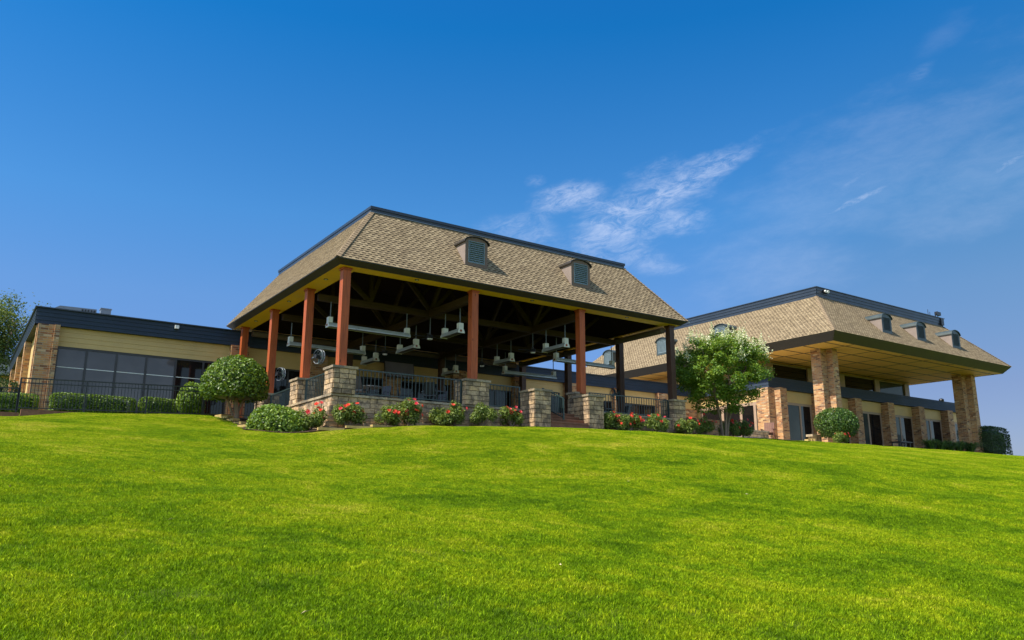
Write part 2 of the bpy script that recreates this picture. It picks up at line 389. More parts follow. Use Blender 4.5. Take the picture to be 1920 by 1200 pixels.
M = dict(
    brick=m_brick(),
    stone=m_stone("split_face_stone", (0.62, 0.44, 0.27), (0.115, 0.09, 0.065)),
    cap=m_stone("cap_stone", (0.46, 0.37, 0.25), (0.2, 0.16, 0.12)),
    mortar=plain("mortar_joint", (0.065, 0.052, 0.04), 0.95, 0.1),
    shingle=m_shingle(),
    wood=m_wood("red_cedar", (0.37, 0.080, 0.018), (0.14, 0.028, 0.009)),
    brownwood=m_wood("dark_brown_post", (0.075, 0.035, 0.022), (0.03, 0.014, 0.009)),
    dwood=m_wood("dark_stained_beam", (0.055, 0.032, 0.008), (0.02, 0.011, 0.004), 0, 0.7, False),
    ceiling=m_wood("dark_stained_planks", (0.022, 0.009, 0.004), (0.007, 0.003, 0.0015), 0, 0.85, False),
    soffit=plain("ochre_soffit_paint", (0.88, 0.54, 0.015), 0.6, 0.3, 0.1, 0.8, 0.05),
    panels=m_soffit_panels(),
    siding=plain("tan_siding", (0.58, 0.40, 0.16), 0.6, 0.3, 0.1, 1.2, 0.06),
    navy=plain("navy_lap_siding", (0.026, 0.040, 0.062), 0.6, 0.25, 0.22, 1.0, 0.06),
    fascia=plain("dark_brown_fascia", (0.040, 0.032, 0.022), 0.5, 0.4, 0.2, 1.0, 0.05),
    parapet=plain("dark_blue_metal_coping", (0.022, 0.032, 0.048), 0.38, 0.5, 0.2, 1.0, 0.03),
    hip=plain("hip_cap_shingle", (0.23, 0.17, 0.105), 0.92, 0.15, 0.3, 9.0, 0.4),
    rolled=plain("brown_grey_canvas_roll", (0.15, 0.115, 0.09), 0.85, 0.2),
    louver=plain("grey_green_louver_paint", (0.15, 0.20, 0.215), 0.5, 0.4, 0.12),
    dormer=plain("brown_dormer_cladding", (0.17, 0.115, 0.085), 0.7, 0.3, 0.2, 2.0),
    dormer_green=plain("dark_green_dormer_metal", (0.045, 0.062, 0.06), 0.45, 0.5, 0.2, 2.0),
    dlouver=plain("dark_louver_paint", (0.05, 0.065, 0.07), 0.5, 0.4, 0.12),
    dormer_side=plain("grey_dormer_side", (0.24, 0.19, 0.16), 0.7, 0.3, 0.15, 2.0),
    glass=m_glass("window_glass", (0.010, 0.009, 0.009), 0.03, 0.3),
    shade=m_glass("window_glass_over_grey_shade", (0.10, 0.085, 0.093), 0.05, 0.4),
    reflect=m_glass("window_glass_grey_green", (0.05, 0.06, 0.055), 0.05, 0.12),  # pane with a paler grey-green tone and low gloss
    frame=plain("bronze_window_frame", (0.03, 0.026, 0.028), 0.4, 0.5),
    tanframe=plain("taupe_window_frame", (0.36, 0.25, 0.17), 0.55, 0.4),
    rail=plain("green_black_railing_paint", (0.022, 0.042, 0.040), 0.4, 0.5, 0.25),
    black=plain("black_paint", (0.012, 0.012, 0.014), 0.4, 0.5),
    blackfence=plain("black_iron", (0.014, 0.016, 0.017), 0.45, 0.5),
    heater=plain("galvanised_heater_steel", (0.52, 0.55, 0.53), 0.35, 0.5, 0.15, 4.0, 0.05, 0.35),
    heater_dark=plain("dull_reflector_steel", (0.16, 0.14, 0.10), 0.5, 0.5, 0.2, 4.0, 0.05, 0.3),
    heater_end=plain("white_heater_end", (0.70, 0.70, 0.63), 0.5, 0.4, 0.1, 6.0),
    rust=plain("rust_red", (0.28, 0.07, 0.035), 0.7, 0.3, 0.3, 20.0),
    pole=plain("grey_conduit", (0.13, 0.16, 0.19), 0.4, 0.5),
    white=plain("white_paint", (0.78, 0.78, 0.74), 0.5, 0.4, 0.05),
    lens=plain("frosted_lamp_lens", (0.75, 0.70, 0.58), 0.35, 0.5, 0.05),
    screen=m_glass("tv_screen", (0.22, 0.20, 0.25), 0.2),  # bright reflection painted into the screen as a pale grey base
    hvac=plain("galvanised_sheet", (0.16, 0.19, 0.23), 0.45, 0.5, 0.2, 2.0),
    concrete=plain("patio_concrete", (0.46, 0.41, 0.33), 0.9, 0.2, 0.2, 1.4, 0.3),
    step=plain("red_brown_paver", (0.22, 0.105, 0.065), 0.85, 0.2, 0.35, 7.0, 0.5),
    floor=plain("terrace_slab", (0.13, 0.115, 0.10), 0.85, 0.2, 0.2, 1.4, 0.2),
    roofdeck=plain("grey_roof_membrane", (0.22, 0.21, 0.2), 0.9, 0.2),
    bark=m_wood("bark", (0.22, 0.16, 0.11), (0.09, 0.065, 0.045), 2, 0.85, False),
    smoothbark=m_wood("smooth_pale_bark", (0.22, 0.16, 0.11), (0.11, 0.075, 0.05), 2, 0.7, False),
    leaf_box=m_leaf("glossy_shrub_leaf", (0.02, 0.05, 0.004), (0.07, 0.13, 0.008), (0.22, 0.32, 0.03), 0.25, 0.42),
    leaf_bush=m_leaf("bright_shrub_leaf", (0.03, 0.07, 0.004), (0.10, 0.18, 0.010), (0.26, 0.36, 0.035), 0.28, 0.45),
    leaf_dark=m_leaf("dark_hedge_leaf", (0.012, 0.03, 0.005), (0.028, 0.06, 0.010), (0.06, 0.11, 0.022), 0.2, 0.45),
    leaf_round=m_leaf("blue_green_shrub_leaf", (0.016, 0.05, 0.008), (0.046, 0.105, 0.014), (0.14, 0.22, 0.035), 0.22, 0.38),
    leaf_crepe=m_leaf("tree_leaf", (0.022, 0.065, 0.006), (0.095, 0.19, 0.012), (0.30, 0.40, 0.045), 0.33, 0.5),
    leaf_far=m_leaf("autumn_tinged_leaf", (0.025, 0.06, 0.01), (0.065, 0.12, 0.018), (0.18, 0.21, 0.05), 0.35, 0.5),
    leaf_rose=m_leaf("flower_shrub_leaf", (0.03, 0.06, 0.008), (0.10, 0.16, 0.02), (0.30, 0.36, 0.07), 0.3, 0.45),
    petal=m_leaf("coral_red_petal", (0.62, 0.035, 0.02), (0.80, 0.075, 0.045), (0.88, 0.22, 0.12), 0.3, 0.5),
    petal_pink=m_leaf("pink_red_petal", (0.62, 0.03, 0.06), (0.78, 0.06, 0.09), (0.85, 0.25, 0.22), 0.3, 0.5),
    cream=m_leaf("cream_blossom", (0.5, 0.5, 0.28), (0.68, 0.68, 0.42), (0.85, 0.85, 0.62), 0.3, 0.6),
    chairwood=m_wood("brown_chair_wood", (0.13, 0.045, 0.024), (0.05, 0.018, 0.01), 2, 0.6, False),
    cushion=plain("grey_table_top", (0.16, 0.16, 0.155), 0.9, 0.1),
    edge=plain("yellow_limestone", (0.42, 0.30, 0.11), 0.9, 0.2, 0.35, 5.0, 0.6),
    lawn=m_lawn(), grass=m_grass(), mulch=m_mulch(),
)


# ------------------------------------------------------------------ mesh builder
class MB:
    def __init__(s):
        s.v, s.f, s.uv, s.tint = [], [], [], []

    def face(s, pts, uv=None, tint=0.5):
        i = len(s.v)
        s.v += [tuple(p) for p in pts]
        s.f.append(tuple(range(i, i + len(pts))))
        s.uv.append(uv)
        s.tint.append(tint)

    def box(s, a, b, tint=0.5, skip=''):
        x0, y0, z0 = a
        x1, y1, z1 = b
        c = [Vector(p) for p in ((x0, y0, z0), (x1, y0, z0), (x1, y1, z0), (x0, y1, z0), (x0, y0, z1), (x1, y0, z1), (x1, y1, z1), (x0, y1, z1))]
        for k, q in (('b', (3, 2, 1, 0)), ('t', (4, 5, 6, 7)), ('f', (0, 1, 5, 4)), ('r', (1, 2, 6, 5)), ('k', (2, 3, 7, 6)), ('l', (3, 0, 4, 7))):
            if k not in skip:
                s.face([c[i] for i in q], None, tint)
        return s

    def cbox(s, c, size, rot=None, tint=0.5):
        hx, hy, hz = (x / 2 for x in size)
        rot = rot or Matrix.Identity(3)
        c = Vector(c)
        p = [c + rot @ Vector((sx * hx, sy * hy, sz * hz)) for sz in (-1, 1) for sy in (-1, 1) for sx in (-1, 1)]
        for q in ((2, 3, 1, 0), (4, 5, 7, 6), (0, 1, 5, 4), (1, 3, 7, 5), (3, 2, 6, 7), (2, 0, 4, 6)):
            s.face([p[i] for i in q], None, tint)
        return s

    def bar(s, a, b, w, h, up=(0, 0, 1), tint=0.5):
        a, b = Vector(a), Vector(b)
        d = (b - a).normalized()
        sd_ = d.cross(Vector(up))
        if sd_.length < 1e-4:
            sd_ = Vector((1, 0, 0))
        sd_.normalize()
        u2 = sd_.cross(d)
        rot = Matrix((d, sd_, u2)).transposed()
        return s.cbox((a + b) / 2, ((b - a).length, w, h), rot, tint)

    def tube(s, pts, rad, n=8, cap=True, tint=0.5):
        pts = [Vector(p) for p in pts]
        rad = rad if isinstance(rad, (list, tuple)) else [rad] * len(pts)
        rings = []
        for i, p in enumerate(pts):
            d = (pts[min(i + 1, len(pts) - 1)] - pts[max(i - 1, 0)]).normalized()
            a = d.orthogonal().normalized() if abs(d.z) > 0.999 or True else None
            ref = Vector((0, 1, 0)) if abs(d.y) < 0.9 else Vector((1, 0, 0))
            a = (ref - d * ref.dot(d)).normalized()
            b = d.cross(a)
            rings.append([p + (a * math.cos(2 * math.pi * k / n) + b * math.sin(2 * math.pi * k / n)) * rad[i] for k in range(n)])
        for r0, r1 in zip(rings, rings[1:]):
            for k in range(n):
                s.face([r0[k], r0[(k + 1) % n], r1[(k + 1) % n], r1[k]], None, tint)
        if cap:
            s.face(rings[0][::-1], None, tint)
            s.face(rings[-1], None, tint)
        return s

    def prism(s, poly, d, tint=0.5):
        """poly: planar loop of points; extruded by vector d."""
        p = [Vector(q) for q in poly]
        d = Vector(d)
        q = [a + d for a in p]
        s.face(p[::-1], None, tint)
        s.face(q, None, tint)
        n = len(p)
        for i in range(n):
            s.face([p[i], p[(i + 1) % n], q[(i + 1) % n], q[i]], None, tint)
        return s

    def laps(s, a0, b0, a1, b1, n, out, th, expo=None):
        """Overlapping courses from the line a0-b0 (low) to a1-b1 (high)."""
        a0, b0, a1, b1, out = (Vector(p) for p in (a0, b0, a1, b1, out))
        t = (b0 - a0).normalized()
        h = ((a1 + b1) / 2 - (a0 + b0) / 2).length / n
        e = expo or h
        for k in range(n):
            A0, B0 = a0.lerp(a1, k / n), b0.lerp(b1, k / n)
            A1, B1 = a0.lerp(a1, (k + 1) / n), b0.lerp(b1, (k + 1) / n)
            P, Q = A0 + out * th, B0 + out * th
            vv = k * e
            s.face([P, Q, B1, A1], [((P - a0).dot(t), vv + 0.001), ((Q - a0).dot(t), vv + 0.001), ((B1 - a0).dot(t), vv + e * 0.999), ((A1 - a0).dot(t), vv + e * 0.999)],
                   random.random())
            s.face([A0, B0, Q, P], [((A0 - a0).dot(t), vv), ((B0 - a0).dot(t), vv), ((Q - a0).dot(t), vv + .002), ((P - a0).dot(t), vv + .002)])
        return s

    def blocks(s, o, du, width, z0, z1, out, course, wmin, wmax, rng, batter=0.0, depth=0.05, gap=0.022):
        """A face of split blocks: starts at o (x, y), runs along du, faces out."""
        du, out = Vector((*du, 0)), Vector((*out, 0))
        n = max(1, round((z1 - z0) / course))
        ch = (z1 - z0) / n
        for k in range(n):
            off = batter * (n - 1 - k)
            x = -off if batter else 0.0
            end = width + (off if batter else 0.0)
            first = True
            while x < end - 1e-6:
                w = rng.uniform(wmin, wmax) * (rng.uniform(0.45, 0.9) if first else 1.0)
                first = False
                if end - x - w < wmin * 0.5:
                    w = end - x
                p = rng.uniform(0.004, 0.026)
                a = Vector((o[0], o[1], 0)) + du * (x + gap * 0.5) + out * (off - depth)
                b = a + du * (w - gap) + out * (depth + p)
                lo, hi = z0 + k * ch + gap * 0.5, z0 + (k + 1) * ch - gap * 0.5
                c0, c1 = a, a + du * (w - gap)
                d0, d1 = c0 + out * (depth + p), c1 + out * (depth + p * rng.uniform(0.6, 1.4))
                ti = rng.random()
                P = lambda q, z: Vector((q.x, q.y, z))
                j = rng.uniform(-0.006, 0.006)
                s.face([P(d0, lo), P(d1, lo), P(d1, hi + j * .5), P(d0, hi + j * .5)], None, ti)
                s.face([P(d0, hi + j * .5), P(d1, hi + j * .5), P(c1, hi), P(c0, hi)], None, ti)
                s.face([P(c0, lo), P(c1, lo), P(d1, lo), P(d0, lo)], None, ti)
                s.face([P(c0, lo), P(d0, lo), P(d0, hi), P(c0, hi)], None, ti)
                s.face([P(d1, lo), P(c1, lo), P(c1, hi), P(d1, hi)], None, ti)
                x += w
        return s

    def mesh(s, name, origin=(0, 0, 0)):
        me = bpy.data.meshes.new(name)
        o = Vector(origin)
        me.from_pydata([tuple(Vector(p) - o) for p in s.v], [], s.f)
        uvl = me.uv_layers.new(name="UVMap")
        at = me.attributes.new("tint", 'FLOAT', 'FACE')
        at.data.foreach_set('value', s.tint)
        buf = []
        for fi, f in enumerate(s.f):
            if s.uv[fi] is not None:
                buf += [c for q in s.uv[fi] for c in q]
                continue
            p = [Vector(s.v[i]) for i in f]
            n = Vector((0, 0, 0))
            for i in range(len(p)):
                n += p[i].cross(p[(i + 1) % len(p)]) if False else (p[i] - p[0]).cross(p[(i + 1) % len(p)] - p[0])
            n = n.normalized() if n.length > 1e-12 else Vector((0, 0, 1))
            if abs(n.z) > 0.95:
                t_, b_ = Vector((1, 0, 0)), Vector((0, 1, 0))
            else:
                t_ = Vector((0, 0, 1)).cross(n).normalized()
                b_ = n.cross(t_)
            for q in p:
                buf += [q.dot(t_), q.dot(b_)]
        uvl.data.foreach_set('uv', buf)
        return me

    def build(s, name, mat, parent=None, bevel=0.0):
        root = parent
        while root is not None and root.parent is not None:
            root = root.parent
        me = s.mesh(name, root.location if root is not None else (0, 0, 0))
        me.materials.append(M[mat] if isinstance(mat, str) else mat)
        o = bpy.data.objects.new(name, me)
        COL.objects.link(o)
        o.parent = parent
        if bevel:
            md = o.modifiers.new('bevel', 'BEVEL')
            md.width, md.segments, md.limit_method = bevel, 2, 'ANGLE'
        return o


def thing(name, label, cat, loc, group=None, rz=0.0):
    o = bpy.data.objects.new(name, None)
    COL.objects.link(o)
    o.location = loc
    o.rotation_euler = (0, 0, rz)
    o.empty_display_size = 0.3
    o['label'], o['category'] = label, cat
    if group:
        o['group'] = group
    return o


def tag(o, label, cat, group=None):
    o['label'], o['category'] = label, cat
    if group:
        o['group'] = group
    return o


def dup(root, loc, label, rz=None, group=None):
    r = root.copy()
    COL.objects.link(r)
    r.location = loc
    if rz is not None:
        r.rotation_euler = (0, 0, rz)
    r['label'] = label
    if group:
        r['group'] = group

    def rec(src, dst):
        for ch in list(src.children):
            c = ch.copy()
            COL.objects.link(c)
            c.parent = dst
            rec(ch, c)
    rec(root, r)
    return r


def structure(o):
    o['kind'] = 'structure'
    return o


# ------------------------------------------------------------------ ground (thin plate surface through surveyed points)
GP = [(-20, 33.4, 2.6), (1.23, 33, 2.98), (3.33, 33, 3.22), (6.4, 33, 3.40), (8.4, 32.5, 3.42), (8.6, 29.5, 2.80), (7.6, 27.5, 2.48), (7.5, 25, 2.26), (8.5, 24.5, 2.19),
      (10.26, 24.4, 2.39), (12.55, 24.5, 2.65), (17.3, 24.3, 2.87), (20.4, 24, 2.93), (26.6, 24.5, 3.07), (33.4, 25.5, 3.27), (41.7, 26.5, 3.45),
      (50.2, 26.5, 3.44), (62.3, 26.5, 3.46), (90, 27, 3.46),
      (14, 26, 2.75), (20, 26, 3.05), (26, 26.5, 3.25), (12, 30, 3.0), (20, 31, 3.3), (26, 32, 3.5), (10, 31, 3.15), (9.7, 27, 2.55),
      (33, 29, 3.66), (41, 29.5, 3.70), (50, 29.5, 3.70), (62, 29.5, 3.70), (90, 30, 3.7), (33, 36, 3.7), (50, 36, 3.7), (70, 36, 3.7), (90, 36, 3.7), (50, 55, 3.7), (90, 55, 3.7),
      (20, 38, 3.6), (20, 55, 3.6), (10, 37, 3.6), (6, 36.5, 3.62), (2, 36.5, 3.45), (-3, 36.5, 3.3), (-20, 37, 3.0), (-20, 55, 3.5), (2, 55, 3.6),
      (0, 0, -1.62), (-12, 0, -1.9), (-20, 0, -2.2), (20, 0, -1.35), (40, 0, -0.9), (65, 0, -.5), (95, 0, -.3), (0, -12, -3.6), (30, -12, -3.0), (70, -12, -2.2),
      (0, 17, 1.0), (-14, 17, .6), (7, 16, .72), (17, 13, 1.05), (28, 13, 1.35), (42, 14, 1.75), (62, 14, 1.9), (95, 14, 2.0), (3, 27, 2.35), (-12, 27, 1.95),
      (5.5, 22, 1.62), (17, 19.5, 2.15), (33, 21, 2.6), (50, 21.5, 2.85), (70, 21.5, 2.9)]
_P = np.array(GP)
_S = 10.0


def _tps(d2):
    return 0.5 * d2 * np.log(np.maximum(d2, 1e-12))


_n = len(_P)
_d2 = ((_P[:, None, :2] - _P[None, :, :2]) ** 2).sum(-1) / _S ** 2
_A = np.zeros((_n + 3, _n + 3))
_A[:_n, :_n] = _tps(_d2) + np.eye(_n) * 0.004
_A[:_n, _n] = _A[_n, :_n] = 1
_A[:_n, _n + 1:] = _P[:, :2]
_A[_n + 1:, :_n] = _P[:, :2].T
_w = np.linalg.solve(_A, np.concatenate([_P[:, 2], np.zeros(3)]))


def gz(x, y):
    """Ground height, scalar or arrays."""
    x = np.clip(np.asarray(x, float), -22, 95)
    y = np.clip(np.asarray(y, float), -13, 56)
    sh = x.shape
    X = np.stack([x.ravel(), y.ravel()], 1)
    out = np.empty(len(X))
    for i in range(0, len(X), 20000):
        q = X[i:i + 20000]
        d2 = ((q[:, None] - _P[None, :, :2]) ** 2).sum(-1) / _S ** 2
        out[i:i + 20000] = _tps(d2) @ _w[:_n] + _w[_n] + q @ _w[_n + 1:]
    lump = 0.022 * np.sin(X[:, 0] * 1.7 + 1.3 * np.sin(X[:, 1] * .9)) * np.sin(X[:, 1] * 1.45 + .8 * np.sin(X[:, 0] * .7))
    out += lump
    return out.reshape(sh) if sh else float(out[0])


def grid_mesh(name, xs, ys, zf, mat, keep=None, dz_=0.0):
    X, Y = np.meshgrid(xs, ys)
    Z = zf(X, Y) + dz_
    nx, ny = len(xs), len(ys)
    idx = np.arange(nx * ny).reshape(ny, nx)
    q = np.stack([idx[:-1, :-1], idx[:-1, 1:], idx[1:, 1:], idx[1:, :-1]], -1).reshape(-1, 4)
    if keep is not None:
        cx = (X[:-1, :-1] + X[1:, 1:]).ravel() / 2
        cy = (Y[:-1, :-1] + Y[1:, 1:]).ravel() / 2
        q = q[keep(cx, cy)]
    used = np.unique(q)
    rm = np.full(nx * ny, -1)
    rm[used] = np.arange(len(used))
    me = bpy.data.meshes.new(name)
    V = np.stack([X.ravel(), Y.ravel(), Z.ravel()], 1)[used]
    me.from_pydata(V.tolist(), [], rm[q].tolist())
    me.polygons.foreach_set('use_smooth', [True] * len(me.polygons))
    me.materials.append(M[mat])
    o = bpy.data.objects.new(name, me)
    COL.objects.link(o)
    return o


def inpoly(x, y, poly):
    x, y = np.asarray(x, float), np.asarray(y, float)
    r = np.zeros(x.shape, bool)
    n = len(poly)
    for i in range(n):
        x0, y0 = poly[i]
        x1, y1 = poly[(i + 1) % n]
        c = ((y0 > y) != (y1 > y)) & (x < (x1 - x0) * (y - y0) / (y1 - y0 + 1e-12) + x0)
        r ^= c
    return r


LAWN = [(-60, -20), (110, -20), (110, 27.2), (62, 26.7), (50, 26.65), (41.7, 26.55), (33.4, 25.6), (26.6, 24.65), (21.5, 24.35), (17, 24.35), (12.5, 24.55), (10.3, 24.4),
        (8.6, 24.4), (7.35, 25.1), (7.3, 26.3), (7.95, 27.5), (8.42, 29), (8.5, 30.2), (8.45, 31), (8.42, 32.2), (8.75, 33.25), (1.2, 33.45), (-60, 33.8)]
xs = np.unique(np.concatenate([-np.geomspace(22, 2500, 16), np.arange(-22, 95, .6), np.geomspace(95, 2500, 16)]))
ys = np.unique(np.concatenate([-np.geomspace(13, 2500, 16), np.arange(-13, 56, .6), np.geomspace(56, 2500, 16)]))
structure(grid_mesh('lawn', xs, ys, gz, 'lawn'))
structure(grid_mesh('flower_bed', np.arange(6.5, 27.8, .22), np.arange(24.0, 34.2, .22), gz, 'mulch',
                    lambda x, y: ~inpoly(x, y, LAWN) & (y < 33.4) & ((y < 26.3) | (x < 10.6)), 0.035))
structure(grid_mesh('planting_bed', np.arange(27.6, 37.2, .22), np.arange(24.6, 28.6, .22), gz, 'mulch', lambda x, y: ~inpoly(x, y, LAWN) & (y < 26.6), 0.035))
structure(grid_mesh('patio_paving', np.concatenate([np.arange(27.5, 76, .5)]), np.arange(25.5, 39.5, .25), gz, 'concrete',
                    lambda x, y: ~inpoly(x, y, [(p[0], p[1] + .35) for p in LAWN]) & ((y > 26.6) | (x > 37.2)), 0.028))


# ------------------------------------------------------------------ grass (stuff): patches of real blades over the whole lawn
def make_grass():
    rng = np.random.default_rng(5)
    sources = []
    for k in range(3):
        n = 2000
        r = 0.36 * np.sqrt(rng.random(n))
        a = rng.random(n) * 2 * np.pi
        bx, by = r * np.cos(a), r * np.sin(a)
        h = rng.uniform(0.018, 0.042, n)
        wd = rng.uniform(0.0018, 0.0034, n)
        t = rng.random(n) * 2 * np.pi
        lean = rng.uniform(0.15, 1.0, n) * h
        la = rng.random(n) * 2 * np.pi
        dx, dy = np.cos(t) * wd, np.sin(t) * wd
        mx_, my_ = bx + np.cos(la) * lean * .35, by + np.sin(la) * lean * .35
        V = np.stack([np.stack([bx - dx, by - dy, np.full(n, -.012)], 1), np.stack([bx + dx, by + dy, np.full(n, -.012)], 1),
                      np.stack([mx_ + dx * .8, my_ + dy * .8, h * .6], 1), np.stack([mx_ - dx * .8, my_ - dy * .8, h * .6], 1),
                      np.stack([bx + np.cos(la) * lean, by + np.sin(la) * lean, h], 1)], 1).reshape(-1, 3)
        b = np.arange(n)[:, None] * 5
        f4 = (b + np.array([[0, 1, 2, 3]])).tolist()
        f3 = (b + np.array([[3, 2, 4]])).tolist()
        me = bpy.data.meshes.new('grass_patch')
        me.from_pydata(V.tolist(), [], f4 + f3)
        tint = rng.random(n)
        me.attributes.new('tint', 'FLOAT', 'FACE').data.foreach_set('value', np.concatenate([tint, tint]))
        me.materials.append(M['grass'])
        o = bpy.data.objects.new('grass_patch', me)
        COL.objects.link(o)
        o.hide_render = True
        o.hide_viewport = False
        sources.append(o)
    # patch centres: a jittered grid over what of the lawn can be seen
    s = 0.40
    X, Y = np.meshgrid(np.arange(-9, 72, s), np.arange(-1.0, 34, s))
    X = X.ravel() + rng.uniform(-.14, .14, X.size)
    Y = Y.ravel() + rng.uniform(-.14, .14, Y.size)
    az = np.degrees(np.arctan2(X, Y))
    d = np.hypot(X, Y)
    k = (az > -16) & (az < 84) & (d > 1.5)
    for ox, oy in ((0, .3), (0, -.3), (.3, 0), (-.3, 0)):
        k &= inpoly(X + ox, Y + oy, LAWN)
    X, Y = X[k], Y[k]
    Z = gz(X, Y)
    e = 0.25
    nx = -(gz(X + e, Y) - gz(X - e, Y)) / (2 * e)
    ny = -(gz(X, Y + e) - gz(X, Y - e)) / (2 * e)
    N_ = np.stack([nx, ny, np.ones_like(nx)], 1)
    N_ /= np.linalg.norm(N_, axis=1)[:, None]
    me = bpy.data.meshes.new('grass')
    me.from_pydata(np.stack([X, Y, Z], 1).tolist(), [], [])
    eul = np.zeros((len(X), 3))
    for i in range(len(X)):
        q = Vector((0, 0, 1)).rotation_difference(Vector(N_[i])) @ Matrix.Rotation(rng.random() * 6.283, 3, 'Z').to_quaternion()
        eul[i] = q.to_euler()
    me.attributes.new('rot', 'FLOAT_VECTOR', 'POINT').data.foreach_set('vector', eul.ravel())
    me.attributes.new('size', 'FLOAT', 'POINT').data.foreach_set('value', rng.uniform(.85, 1.15, len(X)))
    me.attributes.new('pick', 'INT', 'POINT').data.foreach_set('value', rng.integers(0, 3, len(X)))
    ob = bpy.data.objects.new('grass', me)
    COL.objects.link(ob)
    ob['kind'] = 'stuff'
    ob['label'], ob['category'] = 'short bright green mown grass covering the whole slope', 'grass'
    ng = bpy.data.node_groups.new('grass', 'GeometryNodeTree')
    ng.interface.new_socket('Geometry', in_out='INPUT', socket_type='NodeSocketGeometry')
    ng.interface.new_socket('Geometry', in_out='OUTPUT', socket_type='NodeSocketGeometry')
    gi, go = ng.nodes.new('NodeGroupInput'), ng.nodes.new('NodeGroupOutput')
    g2i = ng.nodes.new('GeometryNodeGeometryToInstance')
    for so in sources[::-1]:
        oi = ng.nodes.new('GeometryNodeObjectInfo')
        oi.inputs['Object'].default_value = so
        ng.links.new(oi.outputs['Geometry'], g2i.inputs[0])
    ip = ng.nodes.new('GeometryNodeInstanceOnPoints')
    ng.links.new(gi.outputs[0], ip.inputs['Points'])
    ng.links.new(g2i.outputs[0], ip.inputs['Instance'])
    ip.inputs['Pick Instance'].default_value = True

    def attr(nm, dt):
        n_ = ng.nodes.new('GeometryNodeInputNamedAttribute')
        n_.data_type = dt
        n_.inputs[0].default_value = nm
        return n_.outputs[0]
    ng.links.new(attr('pick', 'INT'), ip.inputs['Instance Index'])
    ng.links.new(attr('rot', 'FLOAT_VECTOR'), ip.inputs['Rotation'])
    ng.links.new(attr('size', 'FLOAT'), ip.inputs['Scale'])
    ng.links.new(ip.outputs[0], go.inputs[0])
    md = ob.modifiers.new('grass', 'NODES')
    md.node_group = ng


make_grass()


# ------------------------------------------------------------------ shared building pieces
def dormer(parent, c, fn, sl, w, h, body, side, louv, rise=0.22, slat_mat=None):
    """Arched dormer: c = middle of the bottom front edge, fn = outward direction (x, y), sl = roof rise per metre run."""
    f = Vector((*fn, 0))
    s = Vector((-f.y, f.x, 0))
    c = Vector(c)
    up = Vector((0, 0, 1))
    hw = w / 2
    arc = [(hw * math.cos(a), rise * math.sin(a)) for a in [math.pi * k / 10 for k in range(11)]]
    depth = lambda z: z / sl
    mb = MB()
    # front face (frame round the vent) built from strips
    L, Rr = c - s * hw, c + s * hw
    fw, top = 0.15 * w / 1.1, h
    P = lambda x, z, d=0.0: c + s * x + up * z - f * d
    iw, ib, it = hw - fw, 0.14, h + rise * .25
    mb.face([P(-hw, 0), P(hw, 0), P(iw, ib), P(-iw, ib)])
    mb.face([P(hw, 0), P(hw, h), P(iw, it), P(iw, ib)])
    mb.face([P(-hw, h), P(-hw, 0), P(-iw, ib), P(-iw, it)])
    mb.face([P(hw, h)] + [P(x, h + z) for x, z in arc[1:-1]] + [P(-hw, h), P(-iw, it), P(iw, it)])
    body_o = mb.build('dormer', body, parent)
    for sg in (-1, 1):
        sm = MB()
        pts = [P(sg * hw, 0), P(sg * hw, h), P(sg * hw, h, depth(h))]
        sm.face(pts if sg < 0 else pts[::-1])
        sm.build('cheek', side, body_o)
    rm = MB()
    oh = 0.07
    ro = [((hw + oh) * math.cos(a), (rise + .03) * math.sin(a) + .015) for a in [math.pi * k / 10 for k in range(11)]]
    for (x0, z0), (x1, z1) in zip(ro, ro[1:]):
        a0, a1 = P(x0, h + z0, -oh), P(x1, h + z1, -oh)
        b0, b1 = P(x0, h + z0, depth(h + z0) + .02), P(x1, h + z1, depth(h + z1) + .02)
        rm.face([a0, b0, b1, a1])
        lo = up * -.035
        rm.face([a1, a1 + lo, a0 + lo, a0])
        rm.face([a0 + lo, a1 + lo, b1 + lo, b0 + lo])
    rm.build('dormer_roof', body if body != 'dormer' else 'fascia', body_o)
    lm = MB()
    zz0, zz1 = ib, it
    lm.face([P(-iw, zz0, .05), P(iw, zz0, .05), P(iw, zz1, .05), P(-iw, zz1, .05)])
    bw = 0.035
    for x in (-iw, iw - bw):
        lm.prism([P(x, zz0, -.012), P(x + bw, zz0, -.012), P(x + bw, zz1, -.012), P(x, zz1, -.012)], -f * .06)
    for z in (zz0, zz1 - bw):
        lm.prism([P(-iw + bw, z, -.010), P(iw - bw, z, -.010), P(iw - bw, z + bw, -.010), P(-iw + bw, z + bw, -.010)], -f * .055)
    ns = 10
    st = (zz1 - zz0 - 2 * bw) / ns
    for k in range(ns):
        z = zz0 + bw + k * st
        lm.face([P(-iw + bw, z + .005, -.008), P(iw - bw, z + .005, -.008), P(iw - bw, z + st * .72, .035), P(-iw + bw, z + st * .72, .035)])
        lm.face([P(-iw + bw, z - .01, -.006), P(iw - bw, z - .01, -.006), P(iw - bw, z + .005, -.008), P(-iw + bw, z + .005, -.008)])
    lm.build('louver_vent', louv, body_o)
    return body_o


